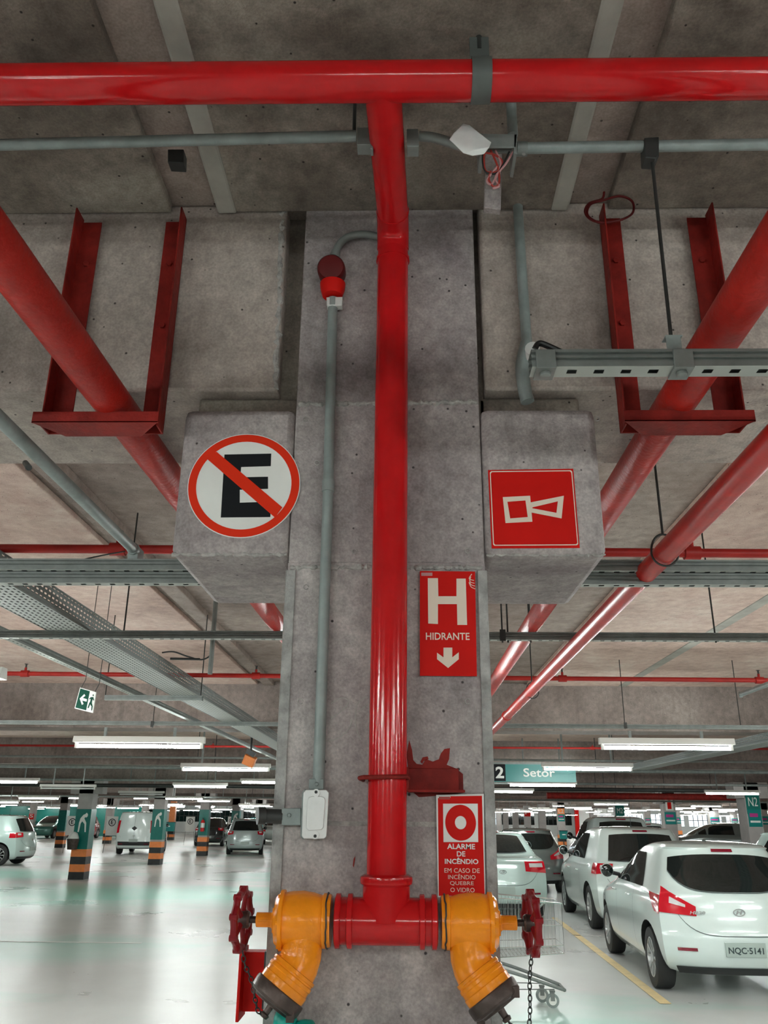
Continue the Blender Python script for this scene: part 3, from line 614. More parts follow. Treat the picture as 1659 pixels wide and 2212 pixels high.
# header strap hanger
hs = thing('pipe_hanger', 'flat dark grey strap hanger carrying the top header pipe', 'hanger', tuple(AY(1038,180,1.245)))
cx_ = AY(1038,174,1.245); ring = []
b = MB(); n = 40; Ro = .0425; Ri = .0392
for (sx0, sx1) in ((-.019, .019),):
    o_ = [V((cx_.x+sx0, cx_.y+math.sin(a)*Ro, cx_.z+math.cos(a)*Ro*1.0)) for a in [2*math.pi*k/n for k in range(n)]]; i_ = [V((cx_.x+sx0, cx_.y+math.sin(a)*Ri, cx_.z+math.cos(a)*Ri)) for a in [2*math.pi*k/n for k in range(n)]]
    b.ringflat(o_, i_, (sx1-sx0, 0, 0))
b.box((cx_.x-.019, cx_.y-.004, cx_.z+.038), (cx_.x+.019, cx_.y+.004, cx_.z+.11)); b.build('strap', 'strap', hs)
b = MB(); b.tube([V((cx_.x, cx_.y, cx_.z+.08)), V((cx_.x, cx_.y, ZC-.03))], .006, 10); b.build('hanger_rod', 'dkmetal', hs)
# vertical flat conduit down the right beam face
b = MB(); b.tube([AY(1112,335,1.62), AY(1118,440,1.74), AY(1128,600,1.742), AY(1138,742,1.742)], .0125, 14)
b.tube(smoothpath([AY(1138,742,1.742), AY(1128,790,1.742), AY(1133,840,1.742), AY(1140,868,1.742)]), .016, 14)
tag(b.build('wall_conduit', 'conduit', origin=tuple(AY(1125,600,1.742))), 'grey conduit running down the right beam beside the pillar', 'conduit')
# loop of cable
b = MB(); b.tube(smoothpath([AY(1305,415,1.70), AY(1300,430,1.70), AY(1272,440,1.70), AY(1264,460,1.70), AY(1285,478,1.70), AY(1330,478,1.70), AY(1365,462,1.70), AY(1366,436,1.70), AY(1340,424,1.70), AY(1305,432,1.70), AY(1275,442,1.70), AY(1270,466,1.70), AY(1300,482,1.70), AY(1345,474,1.70)]), .003, 8)
tag(b.build('cable_loop', 'maroon', origin=tuple(AY(1315,480,1.70))), 'coiled dark cable hanging where the right beam meets the ceiling', 'cable')
# slotted strut on the right
ys = 1.37
st = thing('slotted_strut', 'pale grey slotted channel strut hanging at upper right in front of the red pipes', 'strut', tuple(AY(1400,800,ys)))
s0 = AY(1145,782,ys); s1 = AY(1659,786,ys); sx1 = s1.x+1.2; zc_ = (s0.z+s1.z)/2
def strut(x0, x1, y, z, name, par, h=.040, w=.040, m1='galv', m2='slotx'):
    """hollow channel: two folded sides with pressed grooves, slotted underside"""
    b = MB(); t = .0015; yy = y-par['org'][1] if 0 else y
    prof = [(-w/2, 0), (-w/2, h*.30), (-w/2+.006, h*.34), (-w/2+.006, h*.48), (-w/2, h*.52), (-w/2, h*.62), (-w/2+.006, h*.66), (-w/2+.006, h*.80), (-w/2, h*.84), (-w/2, h)]
    for sgn in (1, -1):
        pts = []
        for (a, c_) in prof: pts += [(x0, y+sgn*a, z-h/2+c_), (x1, y+sgn*a, z-h/2+c_)]
        b.add(pts, [(2*i, 2*i+1, 2*i+3, 2*i+2) for i in range(len(prof)-1)], m1)
    b.add([(x0, y-w/2, z-h/2), (x1, y-w/2, z-h/2), (x1, y+w/2, z-h/2), (x0, y+w/2, z-h/2)], [(0,1,2,3)], m2)
    b.add([(x0, y-w/2, z+h/2), (x1, y-w/2, z+h/2), (x1, y+w/2, z+h/2), (x0, y+w/2, z+h/2)], [(0,1,2,3)], m1)  # closed top, added so the slots stay dark inside
    return b.build(name, None, par, sharp=25)
# (the slot pattern is measured from the object's own origin, so each strut's origin is its centre)
strut(s0.x, sx1, ys, zc_, 'channel', st, .036, .040)
for px in (1175, 1468):
    c = AY(px, 790, ys); b = MB(); b.box((c.x-.018, ys-.026, zc_-.022), (c.x+.018, ys-.0205, zc_+.014)); b.box((c.x-.018, ys-.026, zc_-.024), (c.x+.018, ys+.022, zc_-.020))
    b.lathe([(0,.0105),(.006,.0105),(.008,.007)], (c.x, ys-.006, zc_-.024), (0,0,-1), 16); b.build('strut_clip', 'galv', st, bevel=.001)
c = AY(1450, 735, ys); b = MB(); b.box((c.x-.014, ys-.012, zc_+.017), (c.x+.014, ys-.009, zc_+.052)); b.box((c.x-.014, ys-.012, zc_+.050), (c.x+.018, ys+.012, zc_+.053)); b.build('hanger_bracket', 'conduit', st, bevel=.001)
b = MB(); tp = AY(1408, 340, yt); b.tube([V((c.x, ys, zc_+.045)), V((tp.x, yt, tp.z+.01))], .0036, 8); q = b.build('hanger_rod', 'dkmetal', st)
b = MB(); b.tube(smoothpath([AY(1155,755,ys), AY(1165,742,ys), AY(1185,748,ys), AY(1215,762,ys)]), .006, 10, 'black'); b.lathe([(0,.014),(.03,.014)], AY(1150,752,ys), (0.2,1,0), 14, 'alum'); b.build('cable_gland', None, st)

# ------------------------------------------------------------------ trapeze hangers and long red pipes
def trapeze(x0, x1, label, yb=1.745):
    t = thing('pipe_trapeze', label, 'hanger', ((x0+x1)/2, yb, 2.50), 'red angle iron pipe supports')
    zt2 = 3.13
    for s, x in ((1, x0), (-1, x1)):
        b = MB(); b.box((x, yb-.050, 2.530), (x+s*.004, yb-.002, zt2+.01)); b.box((x, yb-.006, 2.530), (x+s*.052, yb-.002, zt2)); 
        for z in (3.0, 2.82): b.lathe([(0,.008),(.006,.008)], (x+s*.03, yb-.006, z), (0,-1,0), 6)
        b.build('angle_leg', 'rust', t, bevel=.0008)
    b = MB(); xa, xb = x0-.008, x1+.008
    b.prism([(xa, yb-.075, 2.525), (xb, yb-.075, 2.525), (xb, yb-.075, 2.553), (xa, yb-.075, 2.553)], (0,.004,0))
    b.prism([(xa, yb-.075, 2.525), (xb, yb-.075, 2.525), (xb-.055, yb-.012, 2.520), (xa+.055, yb-.012, 2.520)], (0,0,.004))
    b.build('cross_bar', 'rust', t, bevel=.0008); return t
trapeze(AY(100,900,1.72).x, AY(350,900,1.72).x, 'red angle iron trapeze on the left beam carrying the left red pipe')
trapeze(AY(1342,900,1.72).x, AY(1602,900,1.72).x, 'red angle iron trapeze on the right beam carrying the right red pipe')
def longpipe(a, b_, r, label, mat='reddull', y0=-8.0, y1=14.6):
    d = (b_-a)/(b_.y-a.y); p = MB(); pts = [a+d*(y0-a.y), a+d*(y1-a.y)]
    n = 24; pts = [pts[0].lerp(pts[1], i/n) for i in range(n+1)]
    p.tube(pts, r, 32); t = thing('fire_pipe', label, 'pipe', tuple(a), 'red pipes running into the depth of the hall'); p.build('pipe', mat, t)
    p = MB(); dn = d.normalized()
    for y in (6.9, 12.0):
        p = MB(); c_ = a+d*(y-a.y); p.lathe([(-.04,r*1.02),(-.035,r*1.18),(.035,r*1.18),(.04,r*1.02)], c_, dn, 24); p.build('pipe_coupling', mat, t)
    return t
za = 2.592
longpipe(V((-.672,1.72,za)), V((-.634,3.68,za)), .043, 'thick red pipe passing under the left beam through the left trapeze')
longpipe(V((.617,1.72,za)), V((.623,3.9,za)), .043, 'thick red pipe passing under the right beam through the right trapeze')
z2 = 2.475; A1 = AZ(1480,1150,z2); A2 = AZ(1130,1510,z2)
lp = longpipe(A1, A2, .034, 'slimmer glossy red pipe furthest to the right, hung from ring hangers', 'redslim')
for px, py, Yh in ((1436,1195,None),(1150,1495,None)):
    c = AZ(px, py, z2); b = MB(); rg = .041
    b.tube([c+V((math.sin(a)*rg, 0, math.cos(a)*rg*(1.0 if math.cos(a) < 0 else 1.5))) for a in [2*math.pi*k/28 for k in range(28)]], .0035, 8, closed=True)
    b.tube([c+V((0,0,rg*1.5)), V((c.x, c.y, ZC-.03))], .004, 8)
    tag(b.build('ring_hanger', 'dkmetal', origin=(c.x, c.y, c.z)), 'thin black ring hanger on the %s stretch of the slim right pipe' % ('near' if px > 1300 else 'far'), 'hanger', 'ring hangers')
# diagonal grey conduit on the left
cz = 2.55; c0 = AZ(0,905,cz); c1 = AZ(288,1186,cz)
dc = thing('electrical_conduit', 'thick pale conduit slanting down from the left edge to the cross struts', 'conduit', tuple(c1))
d = (c1-c0); b = MB(); b.tube([c0-d*1.2, c0, c0+d*.5, c1], .0175, 20); b.build('conduit_pipe', 'conduit', dc)
b = MB(); b.lathe([(-.01,.021),(.01,.021)], c1, d, 18); b.box((c1.x-.018, 2.69, 2.505), (c1.x+.018, 2.75, 2.56)); b.build('end_bracket', 'conduit', dc, bevel=.002)
b = MB(); b.tube([AZ(62,1010,2.5), AZ(55,1000,2.62)], .008, 10); b.build('pipe_stub', 'dkmetal', dc)

# ------------------------------------------------------------------ cross struts (running left to right) and sprinkler pipes
def crossstrut(y, z, x0, x1, label, h=.038, name='slotted_strut'):
    t = thing(name, label, 'strut', ((x0+x1)/2, y, z), 'slotted struts under the ceiling'); strut(x0, x1, y, z, 'channel', t, h, .038); return t
def zat(px, py, y): return AY(px, py, y).z
crossstrut(2.70, zat(835,1223,2.70), -9, 11, 'upper of the two long slotted struts just behind the near pillar')
crossstrut(2.72, zat(835,1252,2.72), -9, 11, 'lower of the two long slotted struts just behind the near pillar')
crossstrut(4.03, zat(835,1374,4.03), -9, 11, 'third long slotted strut, crossing behind the pillar at mid height')
crossstrut(8.2, zat(835,1566,8.2), -9, 11, 'long slotted strut from which the nearest tube lights hang')
q0 = AY(227,1507,6.35); q1 = AY(438,1506,6.35)
crossstrut(6.35, q0.z, q0.x, q1.x, 'short slotted strut carrying the perforated cable tray on the left', .036)
for kr, (px, py, Yr) in enumerate(((268,1360,4.03),(434,1500,6.35),(228,1500,6.35),(1545,1375,4.03),(1085,1375,4.03),(1097,1375,4.03),(1146,1375,4.03),(330,1565,8.2),(1350,1568,8.2),(1600,1568,8.2))):
    p = AY(px, py, Yr); b = MB(); b.tube([V((p.x, Yr, p.z-.03)), V((p.x, Yr, ZC-.03))], .0042, 8); b.box((p.x-.014, Yr-.024, p.z-.026), (p.x+.014, Yr-.0195, p.z+.03)) if px in (1085, 330, 1350) else None
    tag(b.build('hanger_rod', 'dkmetal', origin=(p.x, Yr, p.z)), ['leftmost rod of the third long strut','rod at the right end of the short strut on the left','rod at the left end of the short strut on the left','rightmost rod of the third long strut','rod with flat clip on the third strut just right of the pillar','thin rod close beside the flat clip rod right of the pillar','third thin rod right of the pillar on the third strut','rod with flat clip above the nearest left tube light','rod with flat clip above the left end of the nearest right tube light','rod above the right end of the nearest right tube light'][kr], 'rod', 'threaded hanger rods')
def sprinkler(y, zl, zr, xh, r, label):
    t = thing('sprinkler_pipe', label, 'pipe', (0, y, (zl+zr)/2), 'thin red sprinkler pipes crossing the hall')
    sl = (zr-zl)/4.0; b = MB(); b.tube([V((-12, y, (zl+zr)/2-sl*12)), V((12, y, (zl+zr)/2+sl*12))], r, 16); b.build('pipe', 'redfar', t)
    for x in xh:
        z = (zl+zr)/2+sl*x; b = MB(); b.tube([V((x,y,z)), V((x,y,z+r+.03))], r*.55, 10, 'redfar'); b.lathe([(-.03,r*1.5),(.03,r*1.5)], (x,y,z), (1,0,0), 14, 'redfar'); b.tube([V((x,y,z+r+.03)), V((x,y,z+r+.055))], .007, 8, 'dkmetal'); b.lathe([(0,.014),(.003,.014)], (x,y,z+r+.055), (0,0,1), 10, 'dkmetal'); b.build('sprinkler_head', None, t)
yy = 3.09; sprinkler(yy, zat(200,1184,yy), zat(1480,1197,yy), [AY(255,1184,yy).x, AY(1495,1197,yy).x], .0175, 'nearest thin red sprinkler pipe right behind the pillar bracket')
yy = 6.35; sprinkler(yy, zat(200,1457,yy), zat(1480,1468,yy), [AY(54,1456,yy).x, AY(553,1459,yy).x, AY(1215,1466,yy).x, AY(1640,1468,yy).x], .017, 'second thin red sprinkler pipe crossing above the exit sign')
yy = 13.8; sprinkler(yy, zat(200,1610,yy), zat(1480,1618,yy), [AY(460,1610,yy).x, AY(1280,1616,yy).x], .017, 'third thin red sprinkler pipe behind the nearest tube lights')
for i, (py, Yq, zz, mt_, rr_, x0, x1, lab) in enumerate(((1640,15.2,None,'galv',.02,-14,14,'grey cross conduit behind the second row of lights'),(1662,16.6,None,'conduit',.03,-14,14,'pale grey cross conduit behind the second row of lights'),(1690,23.0,None,'galv',.03,-20,20,'grey cross conduit near the fourth beam'),(1702,24.0,None,'dkmetal',.05,-20,20,'dark cross duct near the fourth beam'),(1716,24.2,None,'rust',.085,3.9,9.0,'thick dark red header pipe far right under the ceiling'),(1726,30.0,None,'galv',.03,-20,20,'far grey cross conduit'))):
    z = AY(873, py, Yq).z; t = thing('cross_pipe', lab, 'pipe', (0,Yq,z), 'far pipes crossing under the ceiling')
    b = MB(); b.tube([V((x0,Yq,z)), V((x1,Yq,z))], rr_, 12); b.build('pipe', mt_, t)
    for f_ in (.12, .37, .63, .88):
        b = MB(); b.tube([V((x0+(x1-x0)*f_,Yq,z)), V((x0+(x1-x0)*f_,Yq,ZC-.001))], .008, 6); b.build('hanger_rod', 'dkmetal', t)
    b = MB()
# perforated cable tray running into the depth, left
def tray(x0, x1, z, h, y0, y1, label, ref=None):
    t = thing('cable_tray', label, 'cable tray', (x0, y0, z), 'cable trays running into the depth')
    b = MB(); b.add([(x0,y0,z),(x1,y0,z),(x1,y1,z),(x0,y1,z)], [(0,1,2,3)]); b.build('tray_bottom', 'trayb', t, sharp=0)
    for x in (x0, x1):
        b = MB(); b.add([(x,y0,z),(x,y1,z),(x,y1,z+h),(x,y0,z+h)], [(0,1,2,3)]); b.build('tray_side', 'trays', t, sharp=0)
    b = MB()
    for x in (x0, x1):
        b.box((x-.004, y0, z+h-.006), (x+.004, y1, z+h)); b.box((x-.002, y0, z-.002), (x+.002, y1, z+.005))
    b.build('tray_lip', 'galv', t, sharp=0)
    b = MB(); rr = random.Random(9)
    for k in range(8):
        xx = x0+(x1-x0)*(.07+.123*k); b.tube([V((xx, y, z+.018)) for y in (y0, y1)], .0135, 8)
    b.build('cables', 'black', t); return t
zt3 = 2.548; e0 = AZ(122,1372,zt3); e1 = AZ(208,1372,zt3)
tray(e0.x, e1.x, zt3, .10, -2, 15, 'wide perforated galvanised cable tray descending from the left edge toward the pillar')
zt4 = 2.552; e0 = AZ(1500,1585,zt4); 
tray(4.15, 4.42, zt4, .10, 3, 16, 'perforated cable tray on the far right under the ceiling')
t = thing('slotted_strut', 'narrow slotted strut running into the depth beside the wide cable tray', 'strut', (AZ(78,1400,2.57).x, 8, 2.57), 'slotted struts under the ceiling')
b = MB(); xs_ = AZ(78,1400,2.57).x; h = .038; w = .045; y0, y1 = -2, 17; z = 2.57
b.add([(xs_-w/2,y0,z-h/2),(xs_+w/2,y0,z-h/2),(xs_+w/2,y1,z-h/2),(xs_-w/2,y1,z-h/2)], [(0,1,2,3)], 'sloty')
for s in (-1, 1):
    pr = [(w/2,0),(w/2,.012),(w/2-.003,.016),(w/2-.003,.022),(w/2,.026),(w/2,.038)]; pts = []
    for a, c_ in pr: pts += [(xs_+s*a, y0, z-h/2+c_), (xs_+s*a, y1, z-h/2+c_)]
    b.add(pts, [(2*i, 2*i+1, 2*i+3, 2*i+2) for i in range(len(pr)-1)], 'galv')
b.build('channel', None, t, sharp=25)
cd = AZ(1600,1500,2.5); b = MB(); b.tube([cd, AZ(1659,1478,2.5), AZ(1800,1420,2.5)], .016, 12); b.lathe([(-.01,.02),(.01,.02)], cd, (1,-.5,0), 12)
tag(b.build('electrical_conduit', 'conduit', origin=tuple(cd)), 'short pale conduit ending at right edge above the tube light', 'conduit')
# loose cable with plug by the tray
b = MB(); hc = thing('hanging_cable', 'loose black cable looping from a drop pipe beside the cable tray', 'cable', tuple(AY(435,1425,4.2)))
b.tube([V((AY(465,1315,4.15).x, 4.15, ZC-.05)), V((AY(465,1315,4.15).x, 4.15, 2.36))], .012, 8); b.build('drop_pipe', 'galv', hc); b = MB(); yq = 4.2
b.tube(smoothpath([AY(462,1396,yq), AY(455,1415,yq), AY(435,1425,yq), AY(405,1418,yq), AY(375,1408,yq), AY(350,1410,yq)]), .004, 7, 'black'); b.tube([AY(368,1423,yq), AY(432,1424,yq)], .006, 8, 'black')
b.build('cable', None, hc)
b = MB(); b.tube(smoothpath([AY(270,1191,2.69), AY(220,1200,2.69), AY(165,1212,2.69)]), .0025, 6); tag(b.build('thin_cable', 'black', origin=tuple(AY(220,1200,2.69))), 'thin black cable from the slanting conduit end to the strut', 'cable')

# ------------------------------------------------------------------ exit sign
ye = 5.0; ex = thing('exit_sign', 'small green hanging exit sign with left arrow and running figure', 'sign', tuple(AY(183,1535,ye)))
Q = [(173,1485),(207,1495),(200,1540),(161,1530)]
def lerpq(u, v): 
    a = V((*Q[0],0)).lerp(V((*Q[1],0)), u); b_ = V((*Q[3],0)).lerp(V((*Q[2],0)), u); p = a.lerp(b_, v); return p.x, p.y
def qq(pts, y): return [AY(*lerpq(u, v), y) for u, v in pts]
b = MB(); b.prism(qq([(0,0),(1,0),(1,1),(0,1)], ye), (0,.012,0)); b.build('sign_plate', 'signwhite', ex)
b = MB(); b.prism(qq([(.03,.04),(.63,.04),(.63,.96),(.03,.96)], ye-.001), (0,.001,0)); b.build('green_field', 'exitgreen', ex, sharp=0)
b = MB(); b.prism(qq([(.14,.5),(.34,.24),(.42,.3),(.3,.44),(.56,.44),(.56,.56),(.3,.56),(.42,.7),(.34,.76)], ye-.002), (0,.001,0)); b.build('arrow', 'signwhite', ex, sharp=0)
b = MB()
for pl in ([(.84,.14),(.9,.14),(.9,.22),(.84,.22)], [(.74,.3),(.9,.26),(.96,.4),(.92,.42),(.86,.34),(.86,.55),(.94,.7),(.94,.9),(.9,.9),(.88,.72),(.78,.62),(.74,.82),(.68,.84),(.72,.6),(.76,.5),(.77,.36),(.72,.42),(.68,.4)]): b.prism(qq(pl, ye-.002), (0,.001,0))
b.build('running_figure', 'exitgreen', ex, sharp=0)
b = MB()
for u in (.08, .95):
    p = AY(*lerpq(u, 0), ye); b.tube([p, p+V((.02,0,.05)), V((p.x+.02, ye, ZC-.035))], .0022, 6)
b.build('hanging_wire', 'dkmetal', ex)

# ------------------------------------------------------------------ tube lights
LG = 'fluorescent tube lights under the ceiling'
PLACED = []
def tubelight(x0, x1, y, z, label, lit=True, stem=True, yr=0.0, full=True):
    if not full and any(abs(px_-(x0+x1)/2) < 1.6 and abs(py_-y) < .5 for px_, py_ in PLACED): return None
    PLACED.append(((x0+x1)/2, y))
    c = V(((x0+x1)/2, y, z)); t = thing('tube_light', label, 'ceiling light', tuple(c), LG); hw = (x1-x0)/2; xa, xb = c.x-hw, c.x+hw
    b = MB(); b.prism([(xa-.02, y-.042, z+.032), (xa-.02, y+.042, z+.032), (xa-.02, y+.03, z+.09), (xa-.02, y-.03, z+.09)], (2*hw+.04, 0, 0)); b.build('housing', 'white', t, bevel=.002 if full else 0)
    b = MB(); b.tube([V((xa+.02, y, z)), V((xb-.02, y, z))], .017, 10); b.build('fluorescent_tube', 'tube' if lit else 'tubeoff', t)
    if full:
        for x in (xa+.008, xb-.008):
            b = MB(); b.box((x-.012, y-.018, z-.02), (x+.012, y+.018, z+.036)); b.build('lamp_holder', 'white', t, bevel=.002)
    if stem:
        for x in (c.x-hw*.55, c.x+hw*.55):
            b = MB(); b.box((x-.012, y-.012, z+.09), (x+.012, y+.012, ZC-.035 if stem is True else stem)); b.build('hanger_stem', 'galv', t)
    t.rotation_euler.z = yr
    return t
def pxlight(x0, x1, py, label, lit=True, L=1.27, full=False, y=None, stem=True):
    a = ray(x0, py); b_ = ray(x1, py); Yd = y or min(90.0, L/abs(b_.x/b_.y-a.x/a.y)); cc = AY((x0+x1)/2, py, Yd)
    X0 = AY(x0, py, Yd).x; X1 = AY(x1, py, Yd).x
    return tubelight(X0, X1, Yd, min(2.95, max(2.05, cc.z)), label, lit, stem, 0, full)
pxlight(163, 437, 1612, 'lit tube light nearest on the left, below the exit sign', full=True, y=8.2, stem=2.49)
pxlight(1300, 1582, 1616, 'lit tube light nearest on the right, above the white cars', full=True, y=8.2, stem=2.49)
pxlight(393, 581, 1663, 'second lit tube light on the left with a floodlight above it', full=True)
pxlight(521, 640, 1691, 'third lit tube light on the left, partly hidden by the pillar')
pxlight(-50, 82, 1690, 'lit tube light cut by the left edge')
pxlight(1173, 1365, 1662, 'half lit tube light hanging in front of the green sector sign', full=True)
pxlight(1100, 1244, 1697, 'lit tube light just under the green sector sign')
pxlight(1040, 1152, 1711, 'lit tube light beside the pillar edge under the sector sign')
pxlight(1524, 1640, 1715, 'lit tube light above the right column with green top')
pxlight(88, 205, 1703, 'unlit tube light above the nearest striped column', lit=False, full=True)
pxlight(257, 353, 1716, 'unlit tube light above the second striped column', lit=False)
pxlight(1403, 1500, 1722, 'unlit tube light left of the lit one at the right column', lit=False)
FAR = [(40,127,1725),(-40,40,1735),(357,438,1726),(426,497,1731),(140,163,1741),(200,250,1745),(253,300,1747),(300,333,1740),(358,400,1741),(398,440,1746),(22,50,1744),(60,95,1754),(98,142,1754),(14,40,1753),(516,582,1741),(458,500,1750),(358,386,1751),(395,430,1759),(445,472,1760),(497,520,1760),(528,560,1752),(540,572,1758),
 (1069,1095,1725),(1070,1098,1732),(1283,1357,1738),(1353,1434,1731),(1220,1278,1745),(1492,1557,1742),(1451,1503,1746),(1565,1587,1739),(1350,1397,1751),(1396,1424,1748),(1547,1587,1752),(1498,1543,1754),(1452,1497,1757),(1352,1386,1759),(1628,1659,1751),(1543,1565,1759),(1568,1588,1758),(1465,1490,1761),(1495,1525,1760),(1551,1583,1763),(1650,1690,1757),
 (1067,1112,1757),(1102,1150,1753),(1150,1200,1750),(1190,1240,1748),(1100,1115,1763),(1122,1138,1763),(1147,1168,1762),(1178,1204,1764),(1222,1248,1762),(1285,1300,1752),(1283,1320,1762),(1310,1326,1752)]
for a_, b_, py in FAR: pxlight(a_, b_, py, 'AUTO')
rr = random.Random(11)
for Yq in (48, 54, 60, 66, 72, 79, 87):
    for k in range(-9, 12):
        x = k*4.2+rr.uniform(-.5, .5)
        if abs(x*1916/Yq+873-830) > 245 and rr.random() < .8: tubelight(x-.62, x+.62, Yq+rr.uniform(-1,1), 2.28+rr.uniform(-.08,.05), 'AUTO', True, True, 0, False)
# row lights, some inferred; many others added to brighten pillar, floor, ceiling and van
for x, y in ((-2.75,4.35),(3.1,4.3),(-2.6,0.4),(2.7,0.4),(-4.4,2.4),(4.5,2.4),(-4.2,6.3),(4.4,6.3),(-2.3,-1.5),(2.3,-1.5),(-5.0,-1.9),(5.0,-1.9),(0.0,-4.2),(-3.0,-5.0),(3.0,-5.0),(-10.6,36.3),(-13.6,37.0),(-5.6,4.3),(5.8,4.3),(-5.6,0.4),(5.8,0.4),(-9.5,7.9),(9.0,7.9),(-0.12,5.7),(-0.3,14.0),(0.2,20.0),(0.0,27.0),(-10.5,14.2),(9.5,14.0),(-13,20),(13,19.5),(-4.8,4.3 if 0 else 20.5),(-16,27),(15,28),(7.5,21.6),(-22,33),(22,36)):
    tubelight(x-.63, x+.63, y, 2.33, 'AUTO', True, True, 0, False)
ORD = ['first','second','third','fourth','fifth','sixth','seventh','eighth','ninth','tenth','eleventh','twelfth','thirteenth','fourteenth','fifteenth','sixteenth','seventeenth','eighteenth','nineteenth','twentieth']
cells = {}
for o in C.objects:
    if o.get('label') == 'AUTO':
        k = max(0, int((o.location.y+9)/5.2)); px_ = o.location.x/max(.5, o.location.y)
        cells.setdefault((k, o.location.x > -.04*1), []).append(o)
for (k, right), lst in cells.items():
    for i, o in enumerate(sorted(lst, key=lambda q: abs(q.location.x))):
        o['label'] = 'lit tube light, %s from the pillar line on the %s, %s row' % (ORD[min(i,19)], 'right' if right else 'left', ORD[min(k,19)])
# floodlight
fl_ = thing('floodlight', 'small orange floodlight tilted under the strut left of the pillar', 'floodlight', tuple(AY(540,1640,11)))
b = MB(); c = AY(539,1643,11); b.cbox(c, (.15,.10,.12), Matrix.Rotation(.4,3,'Y')@Matrix.Rotation(.3,3,'X')); b.build('lamp_body', 'orange', fl_, bevel=.006)
b = MB(); c = AY(542,1627,11); b.cbox(c, (.12,.06,.06), Matrix.Rotation(.5,3,'Y')); b.tube([c, V((c.x, 11, ZC-.035))], .012, 8); b.build('mount', 'black', fl_)

# ------------------------------------------------------------------ sector sign
ysn = 14.0; t = thing('sector_sign', 'long hanging sign reading 2 Setor in white on black and teal', 'sign', tuple(AY(1150,1692,ysn)))
p0 = AY(990,1650,ysn); p1 = AY(1245,1690,ysn); pm = AY(1092,1670,ysn)
b = MB(); b.box((p0.x,ysn,p1.z),(p1.x,ysn+.04,p0.z)); b.build('sign_board', 'teal', t)
b = MB(); b.box((p0.x,ysn-.004,p1.z+.01),(pm.x,ysn-.0005,p0.z)); b.build('black_field', 'signblack', t)
a_ = AY(1071,1681,ysn-.006); a2 = AY(1088,1656,ysn-.006); text('2', 'numeral', 'signwhite', t, a_, RX, UZ, a2.x-a_.x, a2.z-a_.z, thick=.003, bold=.03)
a_ = AY(1131,1678,ysn-.006); a2 = AY(1198,1660,ysn-.006); text('Setor', 'lettering', 'signwhite', t, a_, RX, UZ, a2.x-a_.x, a2.z-a_.z, thick=.003, bold=.015)
b = MB(); b.box((p0.x,ysn-.002,p0.z),(p1.x,ysn+.05,p0.z+.03)); 
for x in (p0.x+.2, p1.x-.2): b.tube([V((x,ysn+.02,p0.z)), V((x,ysn+.02,ZC-.035))], .008, 6)
b.build('top_rail', 'galv', t)

# ------------------------------------------------------------------ far columns
def fcol(x, y, label, w=.42, dp=.42, green=None, stripes=.78, pict=False, tealsign=None, codesign=None, sg='farcol'):
    t = thing('concrete_column', label, 'column', (x, y+dp/2, 0), 'square columns of the parking hall'); a, b_ = x-w/2, x+w/2
    b = MB(); b.box((a,y,0),(b_,y+dp,ZB)); b.box((a-.25,y,2.25),(b_+.25,y+dp,ZB)) if y < 60 else None; b.build('shaft', sg, t, bevel=.01)
    e = .006
    if stripes:
        n = 4; h = stripes/n; b = MB()
        for k in range(n): b.box((a-e,y-e,k*h),(b_+e,y+dp+e,(k+1)*h), 'hblack' if k % 2 == 0 else 'orange')
        b.build('hazard_stripes', None, t, sharp=0)
    if green:
        b = MB(); b.box((a-e,y-e,green[0]),(b_+e,y+dp+e,green[1])); b.build('green_band', 'green', t, sharp=0)
    if pict:
        s = w*1.1; z0 = green[1]-.72; x0 = x-.1; b = MB()
        F_ = [(.30,.52),(.36,.60),(.33,.66),(.24,.62),(.16,.60),(.05,.48),(.0,.20),(.05,.20),(.10,.42),(.17,.48),(.20,.36),(.28,.30),(.27,.05),(.22,.05),(.22,.26),(.12,.34)]
        F_ = [(.34,.60),(.40,.64),(.40,.70),(.34,.74),(.28,.70),(.20,.68),(.08,.58),(.04,.46),(.02,.20),(.08,.20),(.12,.44),(.18,.50),(.30,.42),(.34,.20),(.40,.20),(.37,.46),(.26,.58),(.30,.62)]
        b.prism([(x0+px*.62-.02, y-e-.001, z0+pz*.95-.08) for px, pz in F_], (0,-.003,0)); b.build('pictogram', 'signwhite', t, sharp=0)
    if tealsign:
        z0 = tealsign; b = MB(); b.box((a+.03,y-.02,z0),(b_-.03,y-.008,z0+.42)); q = b.build('notice_board', 'teal', t)
        b = MB(); b.box((a+.07,y-.024,z0+.24),(b_-.12,y-.0205,z0+.33), 'magenta'); b.box((a+.07,y-.024,z0+.10),(b_-.07,y-.0205,z0+.15), 'signwhite'); b.build('notice_lettering', None, q, sharp=0)
    if codesign:
        s_, mt_, z0, z1 = codesign; b = MB(); b.box((a+.02,y-.012,z0),(b_-.02,y-e-.0005,z1)); b.build('code_panel', mt_, t)
        text(s_, 'code_lettering', 'signwhite', t, V((a+.08,y-.0125,z0+(z1-z0)*.35)), RX, UZ, w-.16, .22, thick=.003)
    return t
CL = -9.1
ca = fcol(CL, 24.95, 'nearest green and orange striped column on the left with figure pictogram', green=(.78,1.84), pict=True)
fcol(CL, 32.6, 'second green and orange striped column on the left, right of the white van', green=(.85,1.9), pict=True)
fcol(CL, 40.1, 'third green striped column on the left carrying a fire extinguisher', green=(.85,1.95))
fcol(CL, 47.6, 'green column behind the silver hatchback', green=(.85,1.95), pict=True)
fcol(CL, 55.1, 'grey and orange striped column just left of the pillar', codesign=None)
fcol(-18.5, 47.6, 'striped column behind the left white parking sign', green=(.85,1.9))
fcol(-18.5, 55.1, 'striped column between the two left parking signs')
fcol(-18.5, 62.6, 'striped column behind the white van')
fcol(-18.5, 70.1, 'far striped column right of the white van')
